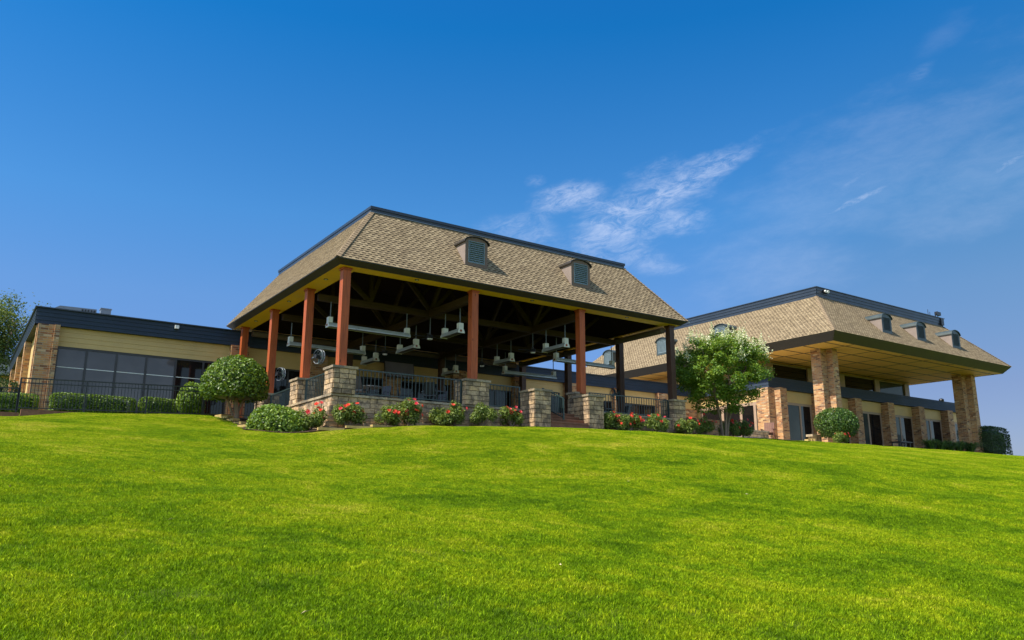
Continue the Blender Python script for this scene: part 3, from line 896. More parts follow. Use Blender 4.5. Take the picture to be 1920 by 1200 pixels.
def window(parent, a, b, z0, z1, out, nm, fmat, gmats, fw=0.07, transom=None, name='window', posts=None, blind=None):
    """Window in a wall from a to b (x, y); out = outward (x, y); nm panes, each in a frame; posts = list of positions 0..1 of mullions."""
    a, b, o = Vector((*a, 0)), Vector((*b, 0)), Vector((*out, 0))
    L = (b - a).length
    t = (b - a) / L
    up = Vector((0, 0, 1))
    P = lambda x, z, d=0.0: a + t * x + up * z + o * d
    mb = MB()

    def bar(x0, x1, za, zb, d):
        mb.prism([P(x0, za, -.06), P(x1, za, -.06), P(x1, zb, -.06), P(x0, zb, -.06)], o * (.06 + d))
    bar(0, L, z1 - fw, z1, .030)
    bar(0, L, z0, z0 + fw, .030)
    xs_ = [0.0] + ([p * L for p in posts] if posts else [L * k / nm for k in range(1, nm)]) + [L]
    for i, x in enumerate(xs_):
        x0 = 0 if i == 0 else (L - fw if i == len(xs_) - 1 else x - fw / 2)
        bar(x0, x0 + fw, z0 + fw, z1 - fw, .032 if 0 < i < len(xs_) - 1 else .028)
    fo = mb.build(name, fmat, parent)
    for i in range(len(xs_) - 1):
        x0 = xs_[i] + (fw if i == 0 else fw / 2)
        x1 = xs_[i + 1] - (fw if i == len(xs_) - 2 else fw / 2)
        g = MB()
        g.face([P(x0, z0 + fw, 0), P(x1, z0 + fw, 0), P(x1, z1 - fw, 0), P(x0, z1 - fw, 0)])
        g.build('pane', gmats[i % len(gmats)], fo)
        if blind is not None and blind[i]:
            zb = blind[i]
            s_ = MB()
            s_.prism([P(x0, zb, .002), P(x1, zb, .002), P(x1, zb + .03, .002), P(x0, zb + .03, .002)], o * .012)
            s_.build('blind_rail', 'white', fo)
    return fo


def lap_band(mb, p, q, z0, z1, out, n, th=0.022):
    mb.laps((*p, z0), (*q, z0), (*p, z1), (*q, z1), n, (*out, 0), th)


def hip_roof(parent, E, ez, T_, tz, sides, expo=0.137):
    """E, T_: (x0, y0, x1, y1) of eave and top rectangles."""
    rf = MB()
    e0, e1, e2, e3 = E
    t0, t1, t2, t3 = T_
    sl = dict(front=((e0, e1), (e2, e1), (t0, t1), (t2, t1), (0, -1)), left=((e0, e3), (e0, e1), (t0, t3), (t0, t1), (-1, 0)),
              right=((e2, e1), (e2, e3), (t2, t1), (t2, t3), (1, 0)), back=((e2, e3), (e0, e3), (t2, t3), (t0, t3), (0, 1)))
    for k in sides:
        a0, b0, a1, b1, o = sl[k]
        A0, B0, A1, B1 = Vector((*a0, ez)), Vector((*b0, ez)), Vector((*a1, tz)), Vector((*b1, tz))
        nrm = (B0 - A0).cross(A1 - A0).normalized()
        ln = ((A1 + B1) / 2 - (A0 + B0) / 2).length
        rf.laps(A0, B0, A1, B1, round(ln / expo), nrm, 0.012, expo)
    ro = rf.build('shingle_roof', 'shingle', parent)
    for (ea, ta) in (((e0, e1), (t0, t1)), ((e2, e1), (t2, t1))):
        hc = MB()
        A, B = Vector((*ea, ez + .012)), Vector((*ta, tz + .012))
        n = 24
        for k in range(n):
            p, q = A.lerp(B, k / n), A.lerp(B, (k + 1) / n)
            d = (B - A).normalized()
            s = d.cross(Vector((0, 0, 1))).normalized()
            u_ = s.cross(d)
            w = .13
            for sg in (-1, 1):
                hc.face([p + u_ * .035, q + u_ * .018, q + s * sg * w - u_ * .05, p + s * sg * w - u_ * .035][::sg], [(0.2, 0.02), (0.2, .04), (.24, .04), (.24, .02)])
        hc.build('hip_cap', 'hip', ro)
    return ro


# ------------------------------------------------------------------ the open pavilion
def pavilion():
    root = thing('open_pavilion', 'open timber pavilion with steep brown shingle roof, two dormers and red cedar columns', 'pavilion', (10.8, 26.13, 3.75))
    E, ez, TT, tz = (10.19, 25.52, 27.73, 39.16), 8.53, (12.40, 27.73, 25.78, 38.57), 11.34
    hip_roof(root, E, ez, TT, tz, ('front', 'left', 'right', 'back'))
    pa = MB()
    z = tz
    x0, y0, x1, y1 = TT
    for (a, b) in (((x0 - .02, y0 - .03), (x1 + .02, y0 + .09)), ((x0 - .03, y0 + .09), (x0 + .09, y1)), ((x1 - .09, y0 + .09), (x1 + .03, y1)), ((x0 + .09, y1 - .12), (x1 - .09, y1))):
        pa.box((*a, z - .03), (*b, z + .12))
    for (a, b) in (((x0 - .055, y0 - .065), (x1 + .055, y0 + .12)), ((x0 - .055, y0 + .12), (x0 + .12, y1 + .03)), ((x1 - .12, y0 + .12), (x1 + .055, y1 + .03)), ((x0 + .12, y1 - .15), (x1 - .12, y1 + .03))):
        pa.box((*a, z + .12), (*b, z + .235))
    pa.build('parapet', 'parapet', root)
    fl = MB()
    fl.box((x0 - .075, y0 - .085, z - .035), (x1 + .075, y0 - .03, z - .005))
    fl.build('flashing', 'hvac', root)
    dk = MB()
    dk.box((x0 + .09, y0 + .09, z - .05), (x1 - .09, y1 - .12, z + .05))
    dk.build('roof_deck', 'roofdeck', root)
    # tapered fascia
    fz, d = 8.335, 0.24
    fa = MB()
    C = [(E[0], E[1]), (E[2], E[1]), (E[2], E[3]), (E[0], E[3])]
    c = [(E[0] + d, E[1] + d), (E[2] - d, E[1] + d), (E[2] - d, E[3] - d), (E[0] + d, E[3] - d)]
    for i in range(4):
        j = (i + 1) % 4
        fa.face([(*c[i], fz), (*c[j], fz), (*C[j], ez - .03), (*C[i], ez - .03)])
        fa.face([(*C[i], ez - .03), (*C[j], ez - .03), (*C[j], ez + .006), (*C[i], ez + .006)])
    fa.build('fascia', 'fascia', root)
    so = MB()
    ins = (11.2, 26.36, 26.72, 38.4)
    I = [(ins[0], ins[1]), (ins[2], ins[1]), (ins[2], ins[3]), (ins[0], ins[3])]
    for i in range(4):
        j = (i + 1) % 4
        so.face([(*c[j], fz + .004), (*c[i], fz + .004), (*I[i], fz + .004), (*I[j], fz + .004)])
    sof = so.build('soffit', 'soffit', root)
    for (x, y) in ((10.75, 27.88), (10.77, 31.95), (10.78, 36.4), (13.6, 25.98), (18.99, 25.98), (24.27, 25.98)):
        dl = MB()
        dl.tube([(x, y, fz - .012), (x, y, fz + .003)], .085, 14)
        o = dl.build('downlight', 'fascia', sof)
        l2 = MB()
        l2.tube([(x, y, fz - .016), (x, y, fz - .0125)], .05, 12)
        l2.build('lens', 'lens', sof)
    ce = MB()
    top = [(13.0, 28.3), (25.2, 28.3), (25.2, 38.1), (13.0, 38.1)]
    for i in range(4):
        j = (i + 1) % 4
        n = 14
        a0, b0, a1, b1 = Vector((*I[j], fz + .03)), Vector((*I[i], fz + .03)), Vector((*top[j], 11.15)), Vector((*top[i], 11.15))
        ce.laps(a0, b0, a1, b1, n, (a0 - b0).cross(a1 - a0).normalized() * -1, 0.012)
    ce.face([(*p, 11.15) for p in top[::-1]])
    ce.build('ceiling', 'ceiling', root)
    for x in (16.21, 21.66):
        b = MB()
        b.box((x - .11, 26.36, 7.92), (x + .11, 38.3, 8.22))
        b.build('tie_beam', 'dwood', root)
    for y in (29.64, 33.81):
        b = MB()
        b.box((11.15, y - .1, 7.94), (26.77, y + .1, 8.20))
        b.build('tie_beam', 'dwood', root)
    br = []
    for x in (16.21, 21.66):
        for y in (29.64, 33.81):
            for (dx, dy) in ((-2.2, 0), (2.2, 0), (0, -1.55), (0, 1.9)):
                br.append(((x, y, 8.2), (x + dx, y + dy, 10.6 if dx else 10.1)))
    for x in (13.4, 24.4):
        for y in (29.64, 33.81):
            br += [((x, y, 8.2), (x - 1.3, y, 9.2)) if x < 20 else ((x, y, 8.2), (x + 1.3, y, 9.2)), ((x, y, 8.2), (x + .9 * (1 if x < 20 else -1), y, 10.9)), ((x, y, 8.2), (x, y, 10.9))]
    for a, b_ in br:
        b = MB()
        b.bar(a, b_, .13, .16)
        b.build('brace', 'dwood', root)
    # columns
    spots = [(10.8, 26.13, 4.72), (10.8, 29.64, 4.72), (10.8, 33.81, 4.6), (10.8, 38.1, 3.75), (16.21, 26.13, 4.72), (21.66, 26.13, 4.72), (27.12, 26.13, 4.78),
             (27.12, 29.64, 3.75), (27.12, 33.81, 3.75), (27.12, 38.1, 3.75), (16.21, 38.15, 3.75), (21.66, 38.15, 3.75)]
    h = .145
    for x, y, zb in spots:
        m = MB()
        m.box((x - h, y - h, zb - .05), (x + h, y + h, 8.26))
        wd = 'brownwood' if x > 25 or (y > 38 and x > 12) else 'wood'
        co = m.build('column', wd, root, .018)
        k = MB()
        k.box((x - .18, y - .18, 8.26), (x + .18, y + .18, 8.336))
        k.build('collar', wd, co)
    for (a, b_, nm_) in (((26.9, 26.35, 8.14), (26.9, 38.0, 8.14), 'rolled_shade'), ((11.2, 38.25, 8.12), (26.7, 38.25, 8.12), 'rolled_shade')):
        m = MB()
        m.tube([a, b_], .15, 12)
        m.build(nm_, 'rolled', root)
    sl = (tz - ez) / (TT[1] - E[1])
    for (xc, yc, zc) in ((16.35, 26.17, 9.37), (21.80, 26.2, 9.41)):
        dormer(root, (xc, yc, zc), (0, -1), sl, 1.06, 1.0, 'dormer', 'dormer_side', 'louver')
    return root


pavilion()


# ------------------------------------------------------------------ terrace: wall, piers, steps, railings
rng = random.Random(11)


def terrace():
    root = thing('terrace_wall', 'low stepped split-face stone retaining wall under the pavilion', 'stone wall', (10.5, 25.9, 2.2))
    m = MB()
    m.blocks((10.42, 25.84), (1, 0), 7.5, 2.25, 3.68, (0, -1), .178, .26, .62, rng, .055, .16)
    m.blocks((10.42, 33.2), (0, -1), 7.36, 2.25, 3.68, (-1, 0), .178, .26, .62, rng, .055, .16)
    m.blocks((21.95, 25.84), (1, 0), 5.5, 2.9, 3.86, (0, -1), .178, .26, .62, rng, .02, .12)
    m.build('block_face', 'stone', root)
    c = MB()
    c.box((10.44, 25.86, 2.2), (18.4, 26.5, 3.66)).box((10.44, 26.5, 2.2), (10.9, 33.2, 3.66)).box((21.95, 25.86, 2.8), (27.4, 26.4, 3.84))
    c.build('core', 'mortar', root)
    k = MB()
    x = 10.36
    while x < 18.3:
        w = min(rng.uniform(.55, .8), 18.32 - x)
        k.box((x, 25.78 - rng.uniform(0, .015), 3.682), (x + w - .008, 26.15, 3.757 + rng.uniform(0, .006)), rng.random())
        x += w
    y = 26.16
    while y < 33:
        w = min(rng.uniform(.55, .8), 33.05 - y)
        k.box((10.36 - rng.uniform(0, .015), y, 3.682), (10.7, y + w - .008, 3.757 + rng.uniform(0, .006)), rng.random())
        y += w
    k.box((21.95, 25.78, 3.862), (26.7, 26.2, 3.93))
    k.build('cap', 'cap', root, .012)
    f = MB()
    f.box((10.71, 26.16, 3.55), (27.5, 38.6, 3.735))
    f.build('terrace_floor', 'floor', root)


terrace()


def pier(x0, y0, x1, y1, z0, z1, label, course=.178):
    r = thing('stone_pier', label, 'pier', ((x0 + x1) / 2, (y0 + y1) / 2, z0), 'split-face stone piers of the terrace')
    zc = z1 - .085
    m = MB()
    m.blocks((x0, y0), (1, 0), x1 - x0, z0, zc, (0, -1), course, .22, .48, rng)
    m.blocks((x0, y1), (0, -1), y1 - y0, z0, zc, (-1, 0), course, .22, .48, rng)
    m.blocks((x1, y0), (0, 1), y1 - y0, z0, zc, (1, 0), course, .22, .48, rng)
    m.blocks((x1, y1), (-1, 0), x1 - x0, z0, zc, (0, 1), course, .22, .48, rng)
    m.build('block_body', 'stone', r)
    c = MB()
    g = .012
    c.box((x0 + g, y0 + g, z0), (x1 - g, y1 - g, zc))
    c.build('core', 'mortar', r)
    k = MB()
    e = .06
    xm = x0 + (x1 - x0) * rng.uniform(.4, .6)
    k.box((x0 - e, y0 - e, zc), (xm - .004, y1 + e, z1), rng.random()).box((xm + .004, y0 - e, zc), (x1 + e, y1 + e, z1 + .004), rng.random())
    k.build('cap', 'cap', r, .014)
    return r


pier(10.38, 25.72, 11.2, 26.5, 3.76, 4.72, 'stone pier on the terrace corner nearest the rounded bush')
pier(10.42, 29.25, 11.1, 30.05, 3.76, 4.74, 'narrow stone pier behind the corner pier on the sunlit side of the terrace')
pier(10.42, 33.3, 11.1, 34.4, 3.3, 4.62, 'stone pier partly behind the tall round topiary, at the end of the black fence')
pier(15.68, 25.72, 16.72, 26.5, 3.76, 4.74, 'stone pier in the middle of the front terrace wall under a cedar column')
pier(18.37, 25.0, 19.15, 25.95, 2.85, 4.5, 'tall stone pier on the flower bed side of the entrance steps')
pier(21.1, 25.0, 21.9, 25.95, 2.95, 4.5, 'tall stone pier on the far side of the entrance steps, nearer the tree')
pier(21.3, 26.1, 21.95, 26.6, 3.74, 4.74, 'stone pier carrying a cedar column just behind the far step pier')
pier(26.75, 25.72, 27.5, 26.5, 3.4, 4.8, 'stone pier under the last cedar column beside the flowering tree')


def steps():
    r = thing('entrance_steps', 'four red brown paved steps between two tall stone piers', 'steps', (20.1, 25.5, 3.0))
    for k in range(4):
        s = MB()
        y = 25.0 + k * .3
        s.box((19.17, y, 2.8), (21.08, y + .34 if k < 3 else 26.3, 3.13 + .155 * (k + 1) - .02))
        s.build('step', 'step', r, .015)
        n = MB()
        n.box((19.19, y - .025, 3.13 + .155 * (k + 1) - .06), (21.06, y + .2, 3.13 + .155 * (k + 1)))
        n.build('nosing', 'step', r, .012)


steps()


def railing(name, label, a, b, h, ba, bb, spacing=.145, mat='rail', group='metal railings round the terrace', second=0.0, cat='railing', post=True, sx=.02):
    """a, b: (x, y); ba, bb: base height at a and b; h: height."""
    A, B = Vector((*a, ba)), Vector((*b, bb))
    r = thing(name, label, cat, A, group)
    L = (B - A).length
    up = Vector((0, 0, 1))
    m = MB()
    m.bar(A + up * h, B + up * h, .05, .04)
    m.build('top_rail', mat, r)
    if second:
        m = MB()
        m.bar(A + up * (h - second), B + up * (h - second), .034, .034)
        m.build('middle_rail', mat, r)
    m = MB()
    m.bar(A + up * .09, B + up * .09, .034, .034)
    m.build('bottom_rail', mat, r)
    if post:
        npost = max(1, round(L / 2.4)) if post == 'many' else 1
        for k in range(npost + 1):
            p = A.lerp(B, k / npost)
            m = MB()
            m.box((p.x - .027, p.y - .027, p.z), (p.x + .027, p.y + .027, p.z + h + .02))
            m.build('post', mat, r)
    n = int(L / spacing)
    pm = None
    hh = sx / 2
    for k in range(1, n):
        p = A.lerp(B, k / n)
        if pm is None:
            m = MB()
            m.box((-hh, -hh, .09), (hh, hh, h - .015))
            pm = m.mesh('picket')
            pm.materials.append(M[mat])
        o = bpy.data.objects.new('picket', pm)
        COL.objects.link(o)
        o.parent = r
        o.location = p - A
    return r


railing('railing', 'long dark green railing along the front of the terrace, nearest the corner pier', (11.3, 25.98), (15.62, 25.98), .93, 3.76, 3.76)
railing('railing', 'short dark green railing between the middle front pier and the step pier', (16.8, 25.98), (18.33, 25.98), .91, 3.74, 3.74)
railing('railing', 'dark railing in front of the patio between the steps and the last column', (22.02, 26.02), (26.7, 26.02), .84, 3.9, 3.93, .15)
railing('railing', 'green railing on the sunlit side of the terrace beside the corner pier', (10.72, 26.6), (10.72, 29.2), .9, 3.77, 3.77)
railing('railing', 'green railing on the sunlit side of the terrace nearer the topiary', (10.72, 30.15), (10.72, 33.25), .82, 3.74, 3.70)
railing('stair_railing', 'sloping green handrail with pickets beside the entrance steps', (19.55, 26.05), (19.75, 24.95), .86, 3.86, 3.36, .13, 'rail', None)
railing('gate_panel', 'green metal gate panel standing open at the top of the steps', (19.3, 26.35), (20.9, 26.7), .95, 3.76, 3.76, .14, 'rail', None, 0, 'gate')

railing('iron_fence', 'long black iron fence in front of the grey windows and hedge', (1.75, 34.0), (10.35, 34.0), 1.17, 3.36, 3.62, .115, 'blackfence', 'black iron fence sections', .17, 'fence', 'many', .018)
railing('iron_fence', 'lower black iron fence section in front of the clipped hedges at the left edge', (-3.0, 34.0), (1.72, 34.0), .86, 3.16, 3.28, .115, 'blackfence', 'black iron fence sections', .15, 'fence', 'many', .018)
cb = MB()
cb.box((1.85, 33.55, 3.0), (9.0, 33.8, 3.37))
tag(cb.build('brick_curb', 'step', None, .02), 'low red brown masonry curb below the long black fence', 'curb')
cb = MB()
cb.box((-4, 33.5, 2.8), (1.8, 33.75, 3.22))
tag(cb.build('brick_curb', 'step', None, .02), 'low dark red curb below the lower fence section, at the left edge of the photo', 'curb')


# ------------------------------------------------------------------ long low clubhouse wing behind
def wing():
    r = thing('clubhouse_wing', 'long low flat-roofed clubhouse wing with navy lap band, tan siding and brick piers', 'building', (2.3, 38.77, 3.6))
    w = MB()
    w.box((2.45, 38.95, 3.3), (42.6, 55.5, 8.05))
    w.build('wall', 'siding', r)
    b = MB()
    lap_band(b, (2.2, 38.6), (42.7, 38.6), 7.5, 8.2, (0, -1), 4)
    lap_band(b, (2.2, 55.6), (2.2, 38.6), 7.5, 8.2, (-1, 0), 4)
    b.face([(2.2, 38.6, 7.5), (2.2, 39.0, 7.5), (42.7, 39.0, 7.5), (42.7, 38.6, 7.5)])
    b.face([(2.2, 38.6, 7.5), (2.2, 55.6, 7.5), (2.6, 55.6, 7.5), (2.6, 38.6, 7.5)])
    b.build('fascia_band', 'navy', r)
    c = MB()
    c.box((2.12, 38.52, 8.2), (42.6, 38.9, 8.25)).box((2.12, 38.9, 8.2), (2.5, 55.6, 8.25))
    c.build('coping', 'parapet', r)
    d = MB()
    d.box((2.5, 38.9, 8.06), (42.5, 55.5, 8.12))
    d.build('roof', 'roofdeck', r)
    px = [2.62, 10.75, 14.75, 18.9, 23.0, 27.2, 31.1, 35.1, 38.98]
    for i, x in enumerate(px):
        m = MB()
        hw = .42 if i else .30
        m.box((x - hw, 38.42, 3.3), (x + hw, 38.93, 7.49))
        if i == 0:
            m.box((2.28, 38.66, 3.3), (2.32, 38.93, 7.49)).box((2.92, 38.3, 3.3), (3.12, 38.93, 7.488))
        m.build('brick_pier', 'brick', r)
    s = MB()
    for a, q in zip(px, px[1:]):
        lap_band(s, (a + .4, 38.78), (q - .42, 38.78), 6.66, 7.5, (0, -1), 4, .018)
    s.build('siding_panel', 'siding', r)
    # left side wall with its own piers
    for y in (43.6, 48.4, 53.2):
        m = MB()
        m.box((2.18, y - .35, 3.3), (2.47, y + .35, 7.49))
        m.build('brick_pier', 'brick', r)
    zt, z0 = 6.66, 3.95
    window(r, (3.12, 38.82), (10.35, 38.82), z0, zt, (0, -1), 6, 'frame', ['shade', 'shade', 'shade', 'shade', 'glass', 'glass'], .09,
           posts=[(4.29 - 3.12) / 7.23, (5.49 - 3.12) / 7.23, (6.72 - 3.12) / 7.23, (7.98 - 3.12) / 7.23, (9.2 - 3.12) / 7.23], blind=[5.76, 5.76, 5.76, 5.76, 5.76, 0])
    for i in range(1, len(px) - 1):
        a, q = px[i] + .42, px[i + 1] - .42
        window(r, (a, 38.82), (q, 38.82), 3.75, zt, (0, -1), 3, 'frame', ['glass'], .08)
    # far end up to the clubhouse
    m = MB()
    m.box((39.4, 38.8, 3.6), (42.6, 38.94, 6.66))
    m.build('end_wall', 'brick', r)
    s = MB()
    lap_band(s, (39.4, 38.78), (42.6, 38.78), 6.66, 7.5, (0, -1), 4, .018)
    s.build('siding_panel', 'siding', r)
    return r


wing()


# ------------------------------------------------------------------ tall clubhouse with mansard roof
def clubhouse():
    r = thing('clubhouse', 'two storey brick clubhouse with deep mansard shingle roof and brick porch pillars', 'building', (42.7, 32.7, 3.7))
    E, ez = (40.95, 26.5, 62.35, 51.5), 9.98
    TT, tz = (44.08, 29.6, 59.4, 48.4), 13.17
    hip_roof(r, E, ez, TT, tz, ('front', 'left', 'right', 'back'))
    pz = 13.71
    pa = MB()
    x0, y0, x1, y1 = TT
    o = .12
    pa.laps((x0 - .03, y0 - .03, tz - .04), (x1 + .03, y0 - .03, tz - .04), (x0 - o, y0 - o, pz), (x1 + o, y0 - o, pz), 3, (0, -1, 0), .03)
    pa.laps((x0 - .03, y1, tz - .04), (x0 - .03, y0 - .03, tz - .04), (x0 - o, y1, pz), (x0 - o, y0 - o, pz), 3, (-1, 0, 0), .03)
    pa.laps((x1 + .03, y0 - .03, tz - .04), (x1 + .03, y1, tz - .04), (x1 + o, y0 - o, pz), (x1 + o, y1, pz), 3, (1, 0, 0), .03)
    pa.laps((x1 + .03, y1, tz - .04), (x0 - .03, y1, tz - .04), (x1 + o, y1, pz), (x0 - o, y1, pz), 3, (0, 1, 0), .03)
    pa.box((x0 - o - .05, y0 - o - .05, pz), (x1 + o + .05, y1 + .05, pz + .05))
    pa.build('parapet', 'parapet', r)
    d, fz = .45, 9.50
    fa = MB()
    C = [(E[0], E[1]), (E[2], E[1]), (E[2], E[3]), (E[0], E[3])]
    c = [(E[0] + d, E[1] + d), (E[2] - d, E[1] + d), (E[2] - d, E[3] - d), (E[0] + d, E[3] - d)]
    for i in range(4):
        j = (i + 1) % 4
        A0, B0, A1, B1 = (Vector((*c[i], fz)), Vector((*c[j], fz)), Vector((*C[i], ez)), Vector((*C[j], ez)))
        fa.laps(A0, B0, A1, B1, 3, (B0 - A0).cross(A1 - A0).normalized(), .018)
    fa.build('fascia', 'fascia', r)
    so = MB()
    so.face([(*p, fz + .004) for p in c[::-1]])
    so.build('soffit', 'panels', r)
    w = MB()
    w.box((42.85, 32.95, 3.5), (67.4, 60, 8.0))
    w.build('wall', 'siding', r)
    u = MB()
    u.box((44.0, 33.75, 8.0), (61.0, 51.0, 9.5))
    u.build('upper_wall', 'siding', r)
    b = MB()
    lap_band(b, (42.55, 32.55), (67.7, 32.55), 7.5, 8.24, (0, -1), 4)
    lap_band(b, (42.55, 38.59), (42.55, 32.55), 7.5, 8.24, (-1, 0), 4)
    lap_band(b, (67.7, 32.55), (67.7, 50), 7.5, 8.24, (1, 0), 4)
    b.face([(42.55, 32.55, 7.5), (42.55, 33.0, 7.5), (67.7, 33.0, 7.5), (67.7, 32.55, 7.5)])
    b.face([(42.55, 33.0, 7.5), (42.55, 38.6, 7.5), (43, 38.6, 7.5), (43, 33.0, 7.5)])
    b.face([(42.55, 32.55, 8.24), (67.7, 32.55, 8.24), (67.7, 33.8, 8.24), (42.55, 33.8, 8.24)])
    b.face([(42.55, 33.8, 8.24), (44.2, 33.8, 8.24), (44.2, 38.6, 8.24), (42.55, 38.6, 8.24)])
    b.build('fascia_band', 'navy', r)
    # porch pillars
    for (x, y) in ((42.92, 28.45), (59.78, 28.45)):
        p = MB()
        p.box((x, y + .42, 3.5), (x + .58, y + 1.12, 9.51)).box((x + .56, y, 3.5), (x + 1.1, y + .80, 9.508))
        p.build('porch_pillar', 'brick', r)
    # wall piers
    p = MB()
    p.box((42.3, 32.45, 3.5), (42.95, 33.4, 7.49)).box((42.93, 32.0, 3.5), (43.6, 32.93, 7.488))
    p.build('brick_pier', 'brick', r)
    fx = [43.6] + [47.3, 51.5, 55.6, 59.75, 63.95]
    for x in fx[1:]:
        p = MB()
        p.box((x, 32.25, 3.5), (x + .8, 32.94, 7.49))
        p.build('brick_pier', 'brick', r)
    s = MB()
    for a, q in zip(fx, fx[1:] + [67.4]):
        a2 = a + (.8 if a > 44 else 0)
        lap_band(s, (a2, 32.82), (q, 32.82), 6.75, 7.5, (0, -1), 5, .016)
    lap_band(s, (42.78, 38.7), (42.78, 33.4), 6.72, 7.5, (-1, 0), 5, .016)
    s.build('siding_panel', 'siding', r)
    pats = [['glass', 'reflect', 'glass'], ['glass', 'glass'], ['reflect', 'glass'], ['reflect', 'glass'], ['reflect', 'glass'], ['glass', 'glass']]
    for i, (a, q) in enumerate(zip(fx, fx[1:] + [67.2])):
        a2 = a + (.8 if a > 44 else .02)
        if i == 0:
            window(r, (a2, 32.88), (q, 32.88), 3.7, 6.75, (0, -1), 3, 'tanframe', ['glass', 'reflect', 'glass'], .16, posts=[.28, .66], name='patio_door')
        else:
            window(r, (a2, 32.88), (q, 32.88), 3.7, 6.75, (0, -1), 2, 'tanframe', pats[i], .15, posts=[.5], name='patio_door')
    window(r, (42.79, 38.6), (42.79, 33.42), 3.9, 6.72, (-1, 0), 4, 'tanframe', ['glass', 'glass', 'glass', 'reflect'], .2, posts=[.38, .68, .9])
    # brick apron under the side window, and upper windows
    m = MB()
    m.box((42.6, 35.6, 3.5), (42.78, 38.6, 5.0))
    m.build('brick_apron', 'brick', r)
    window(r, (43.98, 33.68), (61.05, 33.68), 8.24, 9.46, (0, -1), 4, 'tanframe', ['glass', 'glass', 'glass', 'reflect'], .09,
           posts=[(48.5 - 43.98) / 17.07, (52.25 - 43.98) / 17.07, (56.65 - 43.98) / 17.07], name='clerestory_window')
    for x in (44.15, 48.5, 52.25, 56.7, 60.8):
        m = MB()
        m.box((x - .3, 33.56, 8.22), (x + .3, 33.67, 9.461))
        m.build('clerestory_post', 'tanframe', r)
    sl = (tz - ez) / (TT[1] - E[1])
    for x in (47.85, 51.9, 56.4):
        dormer(r, (x, 27.28, 10.80), (0, -1), sl, 1.1, .95, 'dormer_green', 'dormer_side', 'dlouver', .3)
    for y in (35.6, 41.1, 47.0):
        dormer(r, (41.78, y, 10.86), (-1, 0), sl, 1.1, .95, 'dormer_green', 'dormer_green', 'louver', .3)
    return r


clubhouse()


# ------------------------------------------------------------------ things on the roofs and walls
def rooftop():
    r = thing('roof_duct', 'long low galvanised ventilation unit on the flat roof of the low wing', 'roof unit', (3.4, 46, 8.12))
    m = MB()
    m.prism([(3.2, 46, 9.74), (3.6, 46, 10.0), (5.3, 46, 10.03), (5.3, 46, 9.5), (3.2, 46, 9.5)], (0, 1.2, 0))
    m.build('housing', 'hvac', r, .02)
    m = MB()
    m.box((3.4, 46.2, 8.12), (5.2, 47.0, 9.5))
    m.build('curb', 'hvac', r)
    m = MB()
    for k in range(5):
        m.box((4.6 + k * .14, 45.97, 9.62), (4.68 + k * .14, 46.0, 9.95))
    m.build('grille', 'black', r)
    r = thing('roof_vent_box', 'small square galvanised vent box on the flat roof, beside the long unit', 'vent', (5.75, 46, 8.12))
    m = MB()
    m.box((5.5, 46, 8.9), (5.98, 46.5, 10.1))
    m.build('box', 'hvac', r, .015)
    m = MB()
    m.box((5.55, 46.05, 8.12), (5.93, 46.45, 8.9))
    m.build('curb', 'hvac', r)
    m = MB()
    m.box((5.47, 45.97, 10.1), (6.01, 46.53, 10.15))
    m.build('lid', 'hvac', r)
    r = thing('wall_light', 'small white box light on the navy band above the grey windows', 'light', (7.8, 38.55, 8.0))
    m = MB()
    m.box((7.72, 38.42, 7.97), (7.89, 38.57, 8.12))
    m.build('housing', 'white', r, .01)
    m = MB()
    m.box((7.74, 38.40, 7.955), (7.87, 38.5, 7.97))
    m.build('lens', 'lens', r)
    r = thing('floodlight', 'pair of small white floodlights on the corner of the clubhouse parapet', 'light', (44.85, 29.35, 13.4))
    m = MB()
    m.box((44.65, 29.40, 13.42), (45.1, 29.46, 13.62))
    m.build('bracket', 'black', r)
    for x in (44.74, 44.98):
        m = MB()
        m.tube([(x, 29.42, 13.55), (x - .02, 29.28, 13.5)], [.06, .09], 10)
        m.build('lamp_head', 'white', r)
    r = thing('roof_antenna', 'cluster of small dark antennas at the far end of the clubhouse parapet', 'antenna', (58.8, 29.6, 13.76))
    for i, (x, h, rr) in enumerate(((57.6, .45, .02), (57.85, .3, .02), (58.6, .35, .04), (58.95, .5, .03))):
        m = MB()
        m.tube([(x, 29.6, 13.74), (x, 29.6, 13.76 + h)], rr, 8)
        m.build('mast', 'black', r)
    m = MB()
    m.box((58.7, 29.5, 13.95), (59.25, 29.7, 14.2)).box((59.0, 29.4, 13.2), (59.35, 29.55, 13.7))
    m.build('receiver', 'black', r, .03)
    r = thing('dome_camera', 'small dark dome camera standing on the lower navy band', 'camera', (63.9, 32.6, 8.24))
    m = MB()
    m.tube([(63.9, 32.6, 8.24), (63.9, 32.6, 8.3), (63.9, 32.6, 8.4), (63.9, 32.6, 8.46)], [.16, .2, .17, .06], 12)
    m.build('dome', 'black', r)
    m = MB()
    m.box((63.7, 32.5, 8.235), (64.1, 32.7, 8.27))
    m.build('base', 'black', r)


rooftop()


